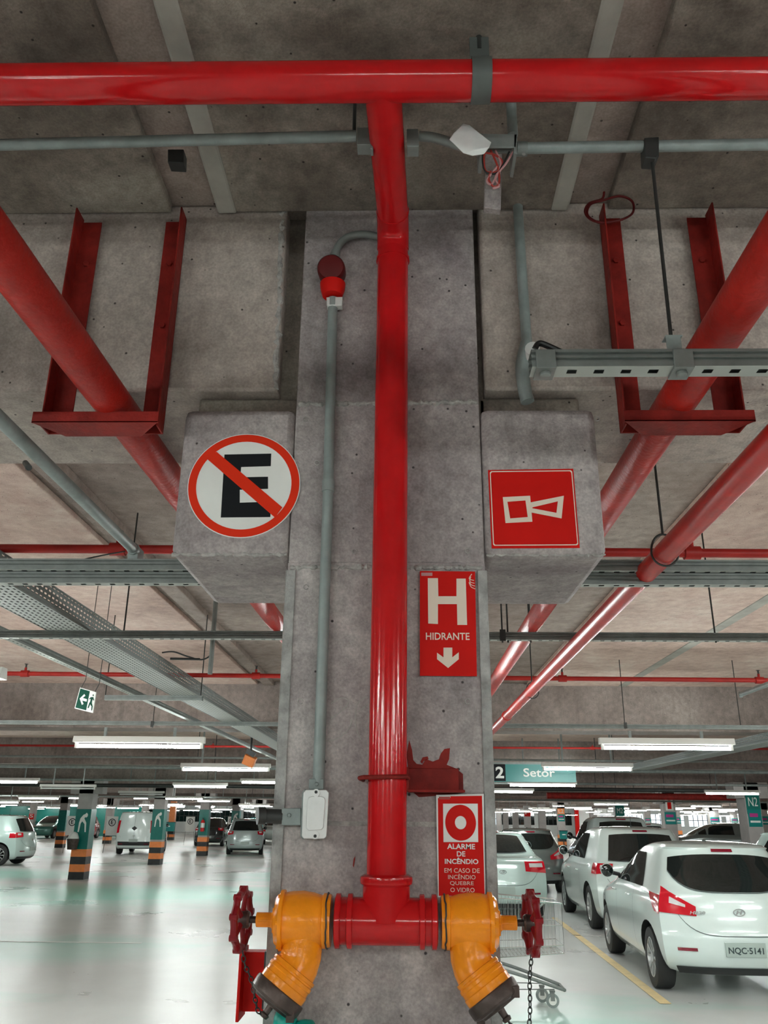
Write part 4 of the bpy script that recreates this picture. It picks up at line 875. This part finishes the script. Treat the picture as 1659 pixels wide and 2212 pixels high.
fcol(-17.0, 64.5, 'orange topped column with teal bin', sg='orange')
fcol(-28.0, 66, 'pale column at far left behind the silver crossover', codesign=('S', 'signred', 1.3, 1.7))
CR = 9.7
fcol(CR-.55, 23.4, 'big right column with green N2 panel and teal notice', w=.40, dp=.6, tealsign=1.55, stripes=1.06, codesign=('N2', 'green', 1.86, 2.42))
fcol(CR, 32.6, 'white column with red extinguisher marker above the white hatchback', w=.46, tealsign=1.55, stripes=1.0)
b = MB(); 
fcol(CR, 40.1, 'column with green M2 panel behind the white wagon', codesign=('M2', 'green', 1.75, 2.35))
fcol(19.1, 47.6, 'column with teal notice at the right edge', w=.5, tealsign=1.5, stripes=1.0)
fcol(19.1, 55.1, 'orange striped column right of the far crossover', w=.6, tealsign=1.45, stripes=1.0)
fcol(19.1, 62.6, 'orange striped column left of the far crossover', w=.5, tealsign=1.45, stripes=1.0)
fcol(28.6, 77.6, 'distant orange striped column near the barred windows', w=.6, tealsign=1.45, stripes=1.1)
fcol(19.1, 70.1, 'distant column behind the white column', w=.5, tealsign=1.4)
fcol(CR, 55.1, 'column with orange code panel and teal bin behind the grey hatchback', w=.46, codesign=('L2', 'orange', 1.9, 2.3), tealsign=1.55)
fcol(CR, 62.6, 'pale column in the far row with white notice', w=.5, stripes=0)
fcol(CR, 70.1, 'pale column in the far row with red letter panel', w=.5, stripes=0, codesign=('P', 'signred', 1.85, 2.3))
fcol(CR, 77.6, 'pale column fourth from the pillar in the far row', w=.5, stripes=0)
fcol(CR, 85.1, 'pale column second from the pillar in the far row', w=.5, stripes=0)
fcol(CR, 91.5, 'pale column nearest the pillar edge in the far row', w=.5, stripes=0)
fcol(19.1, 90.0, 'grey column beside the white wall section', w=.7, stripes=0)
# row under the middle (hidden mostly behind the pillar)
def extinguisher(x, y, z, label):
    t = thing('fire_extinguisher', label, 'fire extinguisher', (x, y, z))
    b = MB(); b.lathe([(0,.085),(.02,.09),(.40,.09),(.47,.06),(.50,.03)], (x,y,z), (0,0,1), 20); b.build('cylinder', 'extbody', t)
    b = MB(); b.lathe([(.16,.092),(.36,.092)], (x,y,z), (0,0,1), 20); b.build('paper_band', 'signwhite', t)
    b = MB(); b.box((x-.02,y-.03,z+.49),(x+.02,y+.03,z+.58)); b.box((x-.02,y-.10,z+.55),(x+.02,y+.02,z+.58)); b.build('valve_handle', 'black', t)
extinguisher(-9.10, 39.98, 1.02, 'red fire extinguisher hung on the third green column')
b = MB(); y_ = 32.58; 
t = thing('extinguisher_marker', 'small white square sign with red extinguisher on the white column', 'sign', (CR, y_, 2.1))
b = MB(); b.box((CR-.14,y_,2.02),(CR+.14,y_+.015,2.42)); b.build('sign_plate', 'signwhite', t)
b = MB(); b.box((CR-.07,y_-.004,2.07),(CR+.07,y_-.0005,2.32)); b.box((CR-.04,y_-.004,2.32),(CR+.06,y_-.0005,2.38)); b.build('extinguisher_symbol', 'signred', t, sharp=0)
def bin_(x, y, z, label, w=.42, h=.45):
    t = thing('litter_bin', label, 'bin', (x, y, z)); b = MB(); b.prism([(x-w/2,y-.3,z),(x+w/2,y-.3,z),(x+w/2+.03,y-.33,z+h),(x-w/2-.03,y-.33,z+h)], (0,.29,0)); b.build('bin_body', 'teal', t, bevel=.01)
    b = MB(); b.box((x-w/2-.04,y-.35,z+h),(x+w/2+.04,y-.01,z+h+.04)); b.build('bin_lid', 'black', t, bevel=.01)
    b = MB(); b.box((x-.1,y-.34,z+h*.5),(x+.1,y-.325,z+h*.62)); b.build('bin_notice', 'signwhite', t)
    b = MB(); b.tube([V((x,y-.15,0)), V((x,y-.15,z))], .03, 8); b.build('bin_post', 'dkmetal', t)
bin_(CR, 54.9, .55, 'teal litter bin on the column behind the grey hatchback'); bin_(-17.0, 64.2, .6, 'teal litter bin on the orange topped column', .8, .6); bin_(-9.1, 54.9, .7, 'teal litter bin on the column just left of the pillar', .7, .9)
def stand(px, pyb, label, h=1.62):
    p = AZ(px, pyb, 0); t = thing('parking_sign_stand', label, 'sign', (p.x, p.y, 0), 'white parking sign stands with circled E'); x, y = p.x, p.y
    b = MB(); b.box((x-.27,y-.02,h-.85),(x+.27,y,h)); b.build('sign_board', 'signwhite', t, bevel=.004)
    b = MB(); c = V((x, y-.021, h-.27)); b.ringflat(circ(c,.17,.17,32), circ(c,.135,.135,32), (0,-.004,0)); b.build('ring_symbol', 'signblack', t, sharp=0)
    text('E', 'letter_e', 'signblack', t, V((x-.06,y-.0215,h-.35)), RX, UZ, .12, .17, thick=.003, bold=.02)
    for s in (-1, 1):
        b = MB(); b.tube([V((x+s*.25,y,h-.8)), V((x+s*.32,y+.1,0))], .012, 6); b.build('stand_leg', 'galv', t)
stand(148, 1843, 'white sign stand with circled E left of the nearest green column'); stand(235, 1843, 'white sign stand with circled E beside the white van'); stand(407, 1826, 'white sign stand with circled E left of the dark crossover'); stand(497, 1812, 'farthest white sign stand with circled E above the silver hatchback')
for x, y, s_ in ((-9.5,24.7,1),):
    t = thing('cleaning_bucket', 'dark bucket with white cloth hung on the nearest green column', 'bucket', (x+.12, 24.85, .78)); b = MB(); b.lathe([(0,.13),(.28,.17)], (x+.27,24.75,.78), (0,0,1), 16); b.build('bucket_body', 'bronze', t)
    b = MB(); b.lathe([(.25,.16),(.32,.15),(.42,.10),(.46,.03)], (x+.27,24.75,.78), (0,0,1), 12); b.build('white_cloth', 'signwhite', t)

# ------------------------------------------------------------------ cars
def interp(tab, z, k):
    if z <= tab[0][0]: return tab[0][k]
    for i in range(len(tab)-1):
        if z <= tab[i+1][0]:
            z0, z1 = tab[i][0], tab[i+1][0]; t = (z-z0)/(z1-z0)
            y0, y1 = tab[i][k], tab[i+1][k]
            m = lambda j: ((tab[min(j+1,len(tab)-1)][k]-tab[max(j-1,0)][k])/(tab[min(j+1,len(tab)-1)][0]-tab[max(j-1,0)][0]))
            d = (y1-y0)/(z1-z0); lim = lambda q: 0 if q*d <= 0 else math.copysign(min(abs(q), 3*abs(d)), d)
            m0, m1 = lim(m(i))*(z1-z0), lim(m(i+1))*(z1-z0); t2, t3 = t*t, t**3
            return (2*t3-3*t2+1)*y0+(t3-2*t2+t)*m0+(-2*t3+3*t2)*y1+(t3-t2)*m1
    return tab[-1][k]
SHAPES = {
 'hatch': [(.20,-1.76,1.74,.72),(.28,-1.89,1.88,.79),(.42,-1.95,1.94,.83),(.58,-1.945,1.95,.842),(.72,-1.90,1.90,.84),(.82,-1.875,1.68,.83),(.90,-1.86,1.30,.815),(.97,-1.835,1.02,.79),(1.06,-1.78,.80,.745),(1.20,-1.66,.50,.685),(1.32,-1.56,.22,.635),(1.39,-1.53,-.02,.60),(1.435,-1.46,-.30,.56),(1.46,-1.20,-.45,.44),(1.472,-.95,-.62,.22)],
 'wagon': [(.20,-1.98,1.95,.76),(.28,-2.10,2.08,.82),(.45,-2.14,2.13,.86),(.62,-2.13,2.13,.868),(.80,-2.10,2.05,.865),(.90,-2.08,1.75,.855),(.98,-2.06,1.35,.835),(1.06,-2.03,1.10,.80),(1.16,-1.97,.92,.765),(1.30,-1.87,.65,.72),(1.42,-1.79,.35,.68),(1.50,-1.74,.08,.645),(1.545,-1.66,-.22,.60),(1.575,-1.30,-.45,.46),(1.585,-1.0,-.65,.22)],
 'sedan': [(.20,-2.05,1.95,.74),(.28,-2.18,2.08,.80),(.45,-2.23,2.13,.845),(.62,-2.22,2.13,.85),(.80,-2.19,2.00,.845),(.90,-2.17,1.65,.83),(.97,-2.14,1.25,.815),(1.02,-2.02,1.05,.79),(1.05,-1.72,.95,.765),(1.12,-1.55,.80,.73),(1.25,-1.28,.48,.67),(1.36,-1.02,.15,.62),(1.42,-.85,-.05,.57),(1.45,-.65,-.20,.45),(1.46,-.5,-.32,.22)],
 'van': [(.24,-1.95,1.95,.78),(.34,-2.05,2.08,.83),(.50,-2.08,2.12,.86),(.75,-2.07,2.10,.87),(.92,-2.06,1.85,.87),(1.0,-2.055,1.50,.868),(1.15,-2.05,1.15,.86),(1.4,-2.03,.95,.83),(1.6,-2.01,.78,.79),(1.74,-1.99,.55,.75),(1.80,-1.93,.35,.70),(1.825,-1.75,.1,.55),(1.832,-1.4,-.2,.25)],
}
CARGEO = {}
def make_car(kind, paint_, name, label, cat, rb=.20, plate=None, detail=2, winz=None, group=None, roofrack=False):
    T = SHAPES[kind]; H_ = T[-1][0]; wz = winz or {'hatch':(.985,1.345),'wagon':(1.06,1.475),'sedan':(1.09,1.395),'van':(1.15,1.55)}[kind]
    root = thing(name, label, cat, (0,0,0), group)
    yr = lambda z: interp(T,z,1); yf = lambda z: interp(T,z,2); ww = lambda z: interp(T,z,3)
    def k_end(z): return .93
    def rear(s, z): 
        w = ww(z)*k_end(z); bl = rb*(.8 if z < wz[0] else 1.0)*(1 if z < H_-.06 else .6); return V((s*w, yr(z)+bl*abs(s)**2.8, z))
    def front(s, z): return V((s*ww(z)*.90, yf(z)-.30*abs(s)**2.4, z))
    def side(sg, t, z):
        y0 = yr(z)+rb*(.8 if z < wz[0] else 1.0)*(1 if z < H_-.06 else .6); y1 = yf(z)-.30; 
        if y1 < y0+.05: y1 = y0+.05
        y = y0+(y1-y0)*t; u = abs(2*t-1); ke = .93 if t < .5 else .90
        return V((sg*ww(z)*(1-(1-ke)*u**5), y, z))
    def side_y(sg, y, z):
        y0 = yr(z)+rb*(.8 if z < wz[0] else 1.0); y1 = yf(z)-.30; t = min(1, max(0, (y-y0)/max(.05, y1-y0))); return side(sg, t, z)
    key = (kind, rb)
    b = MB(); zs = []
    for i in range(len(T)-1):
        n = 3 if T[i+1][0]-T[i][0] > .05 else 2
        for j in range(n): zs.append(T[i][0]+(T[i+1][0]-T[i][0])*j/n)
    zs.append(H_); nr, ns = 20, 30; rings = []
    for z in zs:
        r = [rear(-1+2*i/nr, z) for i in range(nr)]+[side(1, i/ns, z) for i in range(ns)]+[front(1-2*i/nr, z) for i in range(nr)]+[side(-1, 1-i/ns, z) for i in range(ns)]
        rings.append(r)
    n = len(rings[0]); vs_ = [p for r in rings for p in r]; fs = []
    for i in range(len(rings)-1):
        for k in range(n): fs.append((i*n+k, i*n+(k+1) % n, (i+1)*n+(k+1) % n, (i+1)*n+k))
    fs.append(tuple(range(n))[::-1]); fs.append(tuple((len(rings)-1)*n+k for k in range(n)))
    L_ = T[3][2]-T[3][1]; wb = {'hatch':2.5,'wagon':2.6,'sedan':2.6,'van':2.6}[kind]; yrw = T[3][1]+{'hatch':.62,'wagon':.80,'sedan':.95,'van':.85}[kind]; yfw = yrw+wb; rw = .30 if kind != 'wagon' else .33
    b.add(vs_, fs, paint_); body = b.build('body', None, root, sharp=40)
    body.data.materials.append(M['trimblk'])
    # wheel arches cut out of the body
    cm_ = MB()
    for y in (yrw, yfw):
        for sg in (-1, 1): cm_.tube([V((sg*.56, y, rw+.01)), V((sg*1.1, y, rw+.01))], rw+.055, 28)
    cut = cm_.build('cutter', 'trimblk', None)
    md = body.modifiers.new('b', 'BOOLEAN'); md.operation = 'DIFFERENCE'; md.object = cut; md.solver = 'EXACT'
    try: md.material_mode = 'TRANSFER'
    except Exception: pass
    dg = bpy.context.evaluated_depsgraph_get(); me = bpy.data.meshes.new_from_object(body.evaluated_get(dg)); body.modifiers.clear(); body.data = me; bpy.data.objects.remove(cut)
    for p in me.polygons: p.use_smooth = True
    me.set_sharp_from_angle(angle=math.radians(40))
    def patch(fn, name_, mat, nu=14, nv=6, off=.006, par=None):
        mb = MB(); G = [[fn(i/nu, j/nv) for i in range(nu+1)] for j in range(nv+1)]; pts = []; 
        for j in range(nv+1):
            for i in range(nu+1):
                du = G[j][min(i+1,nu)]-G[j][max(i-1,0)]; dv_ = G[min(j+1,nv)][i]-G[max(j-1,0)][i]; nn = du.cross(dv_)
                p = G[j][i]; outw = V((p.x, p.y, 0.25)) if True else 0
                if nn.length > 1e-9: nn.normalize()
                if nn.dot(outw) < 0: nn = -nn
                pts.append(p+nn*off)
        w_ = nu+1; mb.add(pts, [(j*w_+i, j*w_+i+1, (j+1)*w_+i+1, (j+1)*w_+i) for j in range(nv) for i in range(nu)]); return mb.build(name_, mat, par or root, sharp=60)
    z0, z1 = wz
    lo = lambda s: z0+{'hatch':.27*abs(s)**4.5,'wagon':.03*abs(s)**4,'sedan':.05*abs(s)**3,'van':0}[kind]
    sw = .93 if kind == 'hatch' else .80
    if kind == 'van':
        for sg in (-1, 1): patch(lambda u, v: rear(sg*(.02+.72*u), .55+v*1.13), 'rear_door', paint_, off=.010)
        patch(lambda u, v: rear(-.004+.008*u, .5+v*1.25), 'door_gap', 'seam', 1, 8, .012)
        c = rear(.0, 1.12); b = MB(); b.prism([(c.x-.13,c.y-.012,1.12),(c.x,c.y-.012,1.22),(c.x+.13,c.y-.012,1.12),(c.x,c.y-.012,1.02)], (0,-.01,0)); b.build('badge', 'black', root)
    else:
        patch(lambda u, v: (lambda s: rear(s, lo(s)+(z1-.05*abs(s)**3-lo(s))*v))(-sw+2*sw*u), 'rear_window', 'glass', 24, 8, .008)
        patch(lambda u, v: rear(-sw+2*sw*u, lo(-sw+2*sw*u)-.012+.010*v), 'window_seal', 'seam', 24, 1, .007)
    patch(lambda u, v: front(-.86+1.72*u, (1.0 if kind == 'hatch' else 1.08)+v*(H_-.12-1.0)), 'windscreen', 'glass', 16, 8, .006)
    # side windows
    for sg in (-1, 1):
        zb = z0+.0 if kind != 'van' else 1.15; zt_ = z1-.01
        spans = {'hatch':[(-1.06,.14),(.20,1.0)], 'wagon':[(-.98,.18),(.25,1.05)], 'sedan':[(-1.0,-.02),(.04,.9)], 'van':[(.35,1.15)]}[kind]
        for a_, b_ in spans:
            def fn(u, v, a_=a_, b_=b_):
                z = zb+(zt_-zb)*v; ymax = yf(z)-.34; ymin = yr(z)+rb+(.30 if kind != 'wagon' else .12); A = max(a_+(.30*v if a_ == spans[0][0] and kind == 'hatch' else .04*v), ymin); B = min(b_-.05*v, ymax); 
                if B < A: B = A
                return side_y(sg, A+(B-A)*u, z)
            patch(fn, 'side_window', 'glass', 10, 6, .006)
        if detail > 1:
            for y_ in ([.24, 1.10, -.70] if kind != 'van' else [.2]): patch(lambda u, v: side_y(sg, y_+.008*u, .32+(z0-.34)*v), 'door_gap', 'seam', 1, 8, .003)
            for y_ in (.36, -.50):
                p = side_y(sg, y_, .86); b = MB(); b.tube([p+V((sg*.012,-.09,0)), p+V((sg*.03,-.05,.003)), p+V((sg*.03,.05,.003)), p+V((sg*.012,.09,0))], .012, 8); b.build('door_handle', paint_, root)
        p = side_y(sg, yf(z0)-.45, z0+.03); b = MB(); b.tube([p, p+V((sg*.10,.02,.02))], .025, 8, 'trimblk')
        c = p+V((sg*.17, .02, .05)); b.lathe([(-.05,.05),(-.03,.085),(.02,.08),(.06,.05),(.075,.02)], c, (0,1,0), 16, paint_); b.lathe([(-.052,.075),(-.050,.078)], c, (0,1,0), 16, 'glass'); b.build('wing_mirror', None, root)
    # tail lights
    if kind == 'hatch':
        for sg in (-1, 1):
            def tl(u, v):   # swept-back lamp wrapping the corner, pointed outwards at the top
                s = .55+.45*u; zc_ = .80+.10*u; hh = .10*(.45+.75*u); z = zc_-hh+2*hh*v; 
                return rear(sg*s, z)
            patch(tl, 'tail_light', 'tail', 12, 6, .012)
            def tl2(u, v): z = .76+.18*v+.02*u; y0 = yr(z)+rb*.8; return side_y(sg, y0+.30*u*(1 if 1 else 1)*(.4+.6*v), z)
            patch(tl2, 'tail_light', 'tail', 8, 4, .010)
            q = patch(lambda u, v: rear(sg*(.68+.20*u), .835+.035*u+(.025+.035*u)*v), 'tail_light_lens', 'tailw', 6, 3, .016)
    else:
        a_, b_, c_, d_ = {'wagon':(.70,1.0,.86,1.02), 'sedan':(.52,1.0,.78,.97), 'van':(.86,1.0,.9,1.45)}[kind]
        for sg in (-1, 1):
            patch(lambda u, v: rear(sg*(a_+(b_-a_)*u), c_+.03*(1-u)+(d_-c_-.03*(1-u))*v), 'tail_light', 'tail', 8, 6, .012)
            if kind != 'van':
                patch(lambda u, v: side_y(sg, yr(.9)+rb*.8+.22*u, c_+(d_-c_)*v), 'tail_light', 'tail', 6, 4, .010)
                patch(lambda u, v: rear(sg*(a_+.1+(b_-a_-.16)*u), c_+(d_-c_)*(.5+.35*v)), 'tail_light_lens', 'tailw', 5, 3, .016)
    if kind != 'van': patch(lambda u, v: rear(-.20+.4*u, z1+.022+.028*v), 'brake_light', 'taildk', 8, 2, .016)
    # bumper lines, reflector, plate, badge
    zp = {'hatch':.46,'wagon':.52,'sedan':.50,'van':.60}[kind]
    if detail > 1:
        patch(lambda u, v: rear(-.80+1.6*u, .575+.22*abs(-1+2*u)**5+.009*v), 'boot_gap', 'seam', 30, 1, .004)
        for sg in (-1, 1):
            patch(lambda u, v: rear(sg*(.60+.24*u), .435+.03*v), 'rear_reflector', 'taildk', 5, 1, .008)
    patch(lambda u, v: rear(-.9+1.8*u, T[0][0]+.01+(.08 if kind != 'van' else .30)*v), 'bumper_lower', 'trimblk', 16, 2, .006)
    c = rear(0, zp); b = MB(); b.box((c.x-.20, c.y-.018, zp-.065), (c.x+.20, c.y-.006, zp+.065)); pl = b.build('licence_plate', 'plate', root, bevel=.002)
    if plate: text(plate, 'plate_lettering', 'platetext', pl, V((c.x-.175, c.y-.0185, zp-.045)), RX, UZ, .35, .07, thick=.002, bold=.02)
    if detail > 1:
        c = rear(0, .80); b = MB(); b.ringflat([V((c.x+math.cos(a)*.062, c.y-.012, .80+math.sin(a)*.036)) for a in [2*math.pi*k/28 for k in range(28)]], [V((c.x+math.cos(a)*.052, c.y-.012, .80+math.sin(a)*.027)) for a in [2*math.pi*k/28 for k in range(28)]], (0,-.006,0))
        b.prism([(c.x-.035,c.y-.012,.78),(c.x-.022,c.y-.012,.78),(c.x-.008,c.y-.012,.798),(c.x+.012,c.y-.012,.798),(c.x+.006,c.y-.012,.78),(c.x+.020,c.y-.012,.78),(c.x+.036,c.y-.012,.82),(c.x+.023,c.y-.012,.82),(c.x+.014,c.y-.012,.806),(c.x-.008,c.y-.012,.806),(c.x-.004,c.y-.012,.82),(c.x-.018,c.y-.012,.82)], (0,-.005,0)); b.build('badge', 'chrome', root)
    if roofrack:
        for sg in (-1,1):
            b = MB(); b.tube([V((sg*.52,-1.2,H_-.04)),V((sg*.52,-1.1,H_+.03)),V((sg*.52,-.2,H_+.035)),V((sg*.52,-.1,H_-.04))], .012, 8); b.build('roof_rail', 'chrome', root)
    b = MB(); ya = yr(H_-.05)+.55; b.tube([V((0,ya,H_-.02)), V((0,ya-.0,H_+.012))], .022, 10)
    if detail > 1 and kind == 'wagon': b.tube([V((0,ya,H_)), V((0,ya-.03,H_+.30))], .004, 6)
    b.build('roof_aerial', 'trimblk', root)
    # wheels
    ymk = T[3][1]
    for y in (yrw, yfw):
        for sg in (-1, 1):
            cx__ = sg*(T[3][3]-.12); b = MB(); X = V((sg,0,0)); c = V((cx__, y, rw))
            b.lathe([(-.10,rw*.80),(-.095,rw*.95),(-.07,rw),(.07,rw),(.09,rw*.96),(.098,rw*.84),(.094,rw*.66),(.05,rw*.63)], c, X, 32); wl = b.build('tyre', 'rubber', root)
            b = MB(); b.lathe([(.05,rw*.64),(.088,rw*.66),(.092,rw*.62),(.06,rw*.58),(.03,rw*.56)], c, X, 32, 'rim')
            b.lathe([(.0,rw*.6),(.02,rw*.6)], c, X, 24, 'trimblk')
            ns_ = 10
            for k in range(ns_):
                a = 2*math.pi*k/ns_; d_ = V((0, math.cos(a), math.sin(a))); p_ = V((0, -math.sin(a), math.cos(a)))
                b.prism([c+X*.06+d_*(rw*.12)-p_*.010, c+X*.06+d_*(rw*.12)+p_*.010, c+X*.075+d_*(rw*.60)+p_*.017, c+X*.075+d_*(rw*.60)-p_*.017], X*.014, 'rim')
            b.lathe([(.05,rw*.18),(.085,rw*.17),(.09,rw*.1)], c, X, 20, 'rim'); b.build('wheel_rim', None, wl)
    root['yrw'] = yrw; root['hx'] = T[3][3]
    return root
def place(root, wheel, rz, dx=None):
    """put the rear left wheel's contact patch at the given floor point"""
    R = Matrix.Rotation(rz, 3, 'Z'); loc = V((wheel[0], wheel[1], 0))-R@V((-root['hx']+.0, root['yrw'], 0)); root.location = loc; root.rotation_euler.z = rz
def place_c(root, x, y, rz): root.location = (x, y, 0); root.rotation_euler.z = rz
hb = make_car('hatch', 'p_white', 'parked_car', 'white hatchback nearest on the right with plate NQC 5141', 'car', plate='NQC·5141', group='parked cars')
place(hb, (2.66, 10.25), math.radians(-2.2))
c = None
# model lettering left of the badge
def onbody(root, name, s_, mat, x, y, z, w, h): 
    o = text(s_, name, mat, None, V((x,y,z)), RX, UZ, w, h, thick=.003, bold=.02, shear=.2); o.parent = root; return o
onbody(hb, 'model_lettering', 'HB20', 'chrome', -.50, -1.875, .775, .16, .032)
wg = make_car('wagon', 'p_white', 'parked_car', 'taller white car parked directly beyond the nearest white hatchback', 'car', group='parked cars')
place(wg, (3.06, 15.4), math.radians(-1.0))
gh = make_car('hatch', 'p_gray', 'parked_car', 'grey hatchback with curved dark rear window between the silver sedan and white car', 'car', rb=.34, plate='IG·8300', group='parked cars')
place_c(gh, 3.15, 24.0, 0)
sd = make_car('sedan', 'p_ice', 'parked_car', 'pale silver sedan half hidden by the right side of the near pillar', 'car', group='parked cars')
place_c(sd, 1.72, 18.4, math.radians(1))
vn = make_car('van', 'p_white', 'parked_van', 'white delivery van seen from behind on the left', 'van', group='parked cars')
p = AZ(276, 1846, 0); place_c(vn, p.x+.05, p.y+1.9, math.radians(5))
fh = make_car('wagon', 'p_silver', 'parked_car', 'silver compact car seen from behind just left of the pillar', 'car', rb=.3, group='parked cars')
p = AZ(508, 1847, 0); place_c(fh, p.x+.1, p.y+2.0, math.radians(9))
index_kids()
def carcopy(src, label, x, y, rz, paint_=None, old=None, plate=True):
    c = copytree(src); c['label'] = label; place_c(c, x, y, rz)
    if paint_:
        index = []
        for ch in [o for o in C.objects if o.parent == c]:
            if any(m_ == M[old] for m_ in ch.data.materials):
                key = (ch.data.name, paint_)
                if key not in CARGEO:
                    d2 = ch.data.copy()
                    for i, m_ in enumerate(d2.materials):
                        if m_ == M[old]: d2.materials[i] = M[paint_]
                    CARGEO[key] = d2
                ch.data = CARGEO[key]
    return c
carcopy(wg, 'dark grey people carrier whose roof shows above the taller white car', 5.35, 23.6, math.radians(-2), 'p_silver', 'p_white').scale = (1,1,1.12)
carcopy(wg, 'white car with black roofline behind the white column', 9.3, 33.5+2.5, 0)
carcopy(fh, 'dark crossover seen from behind the third green column', -11.6, 54.0, math.radians(4), 'p_dark', 'p_silver')
carcopy(fh, 'silver crossover cut by the left edge of the photo', -15.35, 31.6, math.radians(90), 'p_ice', 'p_silver').scale = (1,1,1.05)
carcopy(wg, 'distant grey crossover parked sideways between striped columns', 14.6, 43.0, math.radians(78), 'p_gray', 'p_white')
carcopy(hb, 'pale car cut by the right edge behind the near hatchback', 8.75, 19.3, math.radians(182), 'p_ice', 'p_white')
carcopy(fh, 'dark green car parked far left', -26.6, 66.5, math.radians(180), 'p_teal', 'p_silver')
carcopy(fh, 'dark red car parked far left next to the dark green car', -24.3, 66.5, math.radians(180), 'p_red', 'p_silver')
carcopy(fh, 'black car in the far left rows', -30.0, 67, math.radians(180), 'p_dark', 'p_silver')
carcopy(sd, 'white car deep in the row left of the pillar', -9.0, 62.5, math.radians(160), 'p_white', 'p_ice')
carcopy(sd, 'green tinted car behind the far left columns', -14.2, 66, math.radians(30), 'p_teal', 'p_ice')
carcopy(sd, 'silver car showing past the third green column', -9.9, 58.0, math.radians(10))

# ------------------------------------------------------------------ shopping cart
pc = AZ(1198, 2176, 0); ct_ = thing('shopping_cart', 'empty wire shopping cart beside the right valve', 'cart', (pc.x-.45, pc.y, 0))
X1 = pc.x+.10; X0 = X1-.92; Yc = pc.y+.10; w0, w1 = .27, .23
def cp(u, s, v):  # u along, s across, v up; basket tapers toward the nose
    x = X0+(X1-X0)*u; hw = w0+(w1-w0)*u; zb_ = .42+.06*u; zt__ = .98-.06*u; return V((x+(.03*v-.03)*(1-u), Yc+s*hw, zb_+(zt__-zb_)*v))
b = MB()
for v in (0, .16, .55, 1): b.tube([cp(0,-1,v), cp(1,-1,v), cp(1,1,v), cp(0,1,v)], .0045 if v in (0,.16,.55) else .007, 6, closed=True)
for i in range(27):
    u = i/26
    for s in (-1, 1): b.tube([cp(u,s,0), cp(u,s,1)], .0022, 5)
    b.tube([cp(u,-1,0), cp(u,1,0)], .0022, 5)
for i in range(13):
    s = -1+2*i/12
    for u in (0, 1): b.tube([cp(u,s,0), cp(u,s,1)], .0022, 5)
    b.tube([cp(0,s,0), cp(1,s,0)], .0022, 5)
b.build('wire_basket', 'chrome', ct_)
b = MB()
for s in (-1, 1):
    y = Yc+s*.22; b.tube(smoothpath([(X0-.02,y,.95),(X0-.03,y,.60),(X0+.05,y,.30),(X0+.16,y,.36),(X0+.45,y,.30),(X1-.05,Yc+s*.15,.17),(X1,Yc+s*.12,.15)]), .016, 10)
b.tube([(X0+.05,Yc-.22,.28),(X0+.05,Yc+.22,.28)], .01, 8); b.tube([(X1,Yc-.12,.15),(X1,Yc+.12,.15)], .016, 8); b.tube([(X0+.1,Yc-.2,.16),(X1-.1,Yc-.15,.16)], .005, 6); b.tube([(X0+.1,Yc+.2,.16),(X1-.1,Yc+.15,.16)], .005, 6)
b.build('tube_frame', 'galv', ct_)
b = MB(); b.tube([(X0-.10,Yc-.26,1.0),(X0-.10,Yc+.26,1.0)], .016, 12); b.tube([(X0-.10,Yc-.25,1.0),(X0,Yc-.25,.93)], .01, 8); b.tube([(X0-.10,Yc+.25,1.0),(X0,Yc+.25,.93)], .01, 8); b.build('push_handle', 'teal', ct_)
for x, y in ((X1-.12,Yc-.13),(X1-.18,Yc+.13),(X0+.08,Yc-.22),(X0+.08,Yc+.22)):
    b = MB(); b.box((x-.02,y-.022,.06),(x+.02,y-.017,.14)); b.box((x-.02,y+.017,.06),(x+.02,y+.022,.14)); b.box((x-.025,y-.022,.135),(x+.025,y+.022,.15)); f = b.build('caster_fork', 'galv', ct_)
    b = MB(); b.lathe([(-.014,.055),(-.012,.062),(.012,.062),(.014,.055)], (x,y,.062), (0,1,0), 24, 'conduit'); b.lathe([(-.016,.038),(.016,.038)], (x,y,.062), (0,1,0), 20, 'signwhite'); b.build('caster_wheel', None, f)

# ------------------------------------------------------------------ floor markings
b = MB(); a_, b_ = AZ(1197,1982,.004), AZ(1438,2168,.004); d = (b_-a_).normalized(); s_ = V((d.y,-d.x,0))*.055; b.prism([a_-s_, a_+s_, b_+s_, b_-s_], (0,0,.003)); struct(b.build('trim_6', 'yline', sharp=0), 'yellow painted bay line beside the white hatchback')
b = MB(); a_, b_ = AZ(1235,2021,.004), AZ(1300,2023,.004); b.prism([a_, b_, b_+V((0,.06,0)), a_+V((0,.06,0))], (0,0,.003)); struct(b.build('trim_7', 'wline', sharp=0), 'short white painted line between the white cars')
for k, (x, y) in enumerate(((-6.2, 13.0), (-3.0, 26.0))):
    b = MB(); b.box((x-.5, y, .002), (x+2.5, y+.06, .005)); struct(b.build('trim_%d' % (8+k), 'wline', sharp=0), 'faint white floor line')
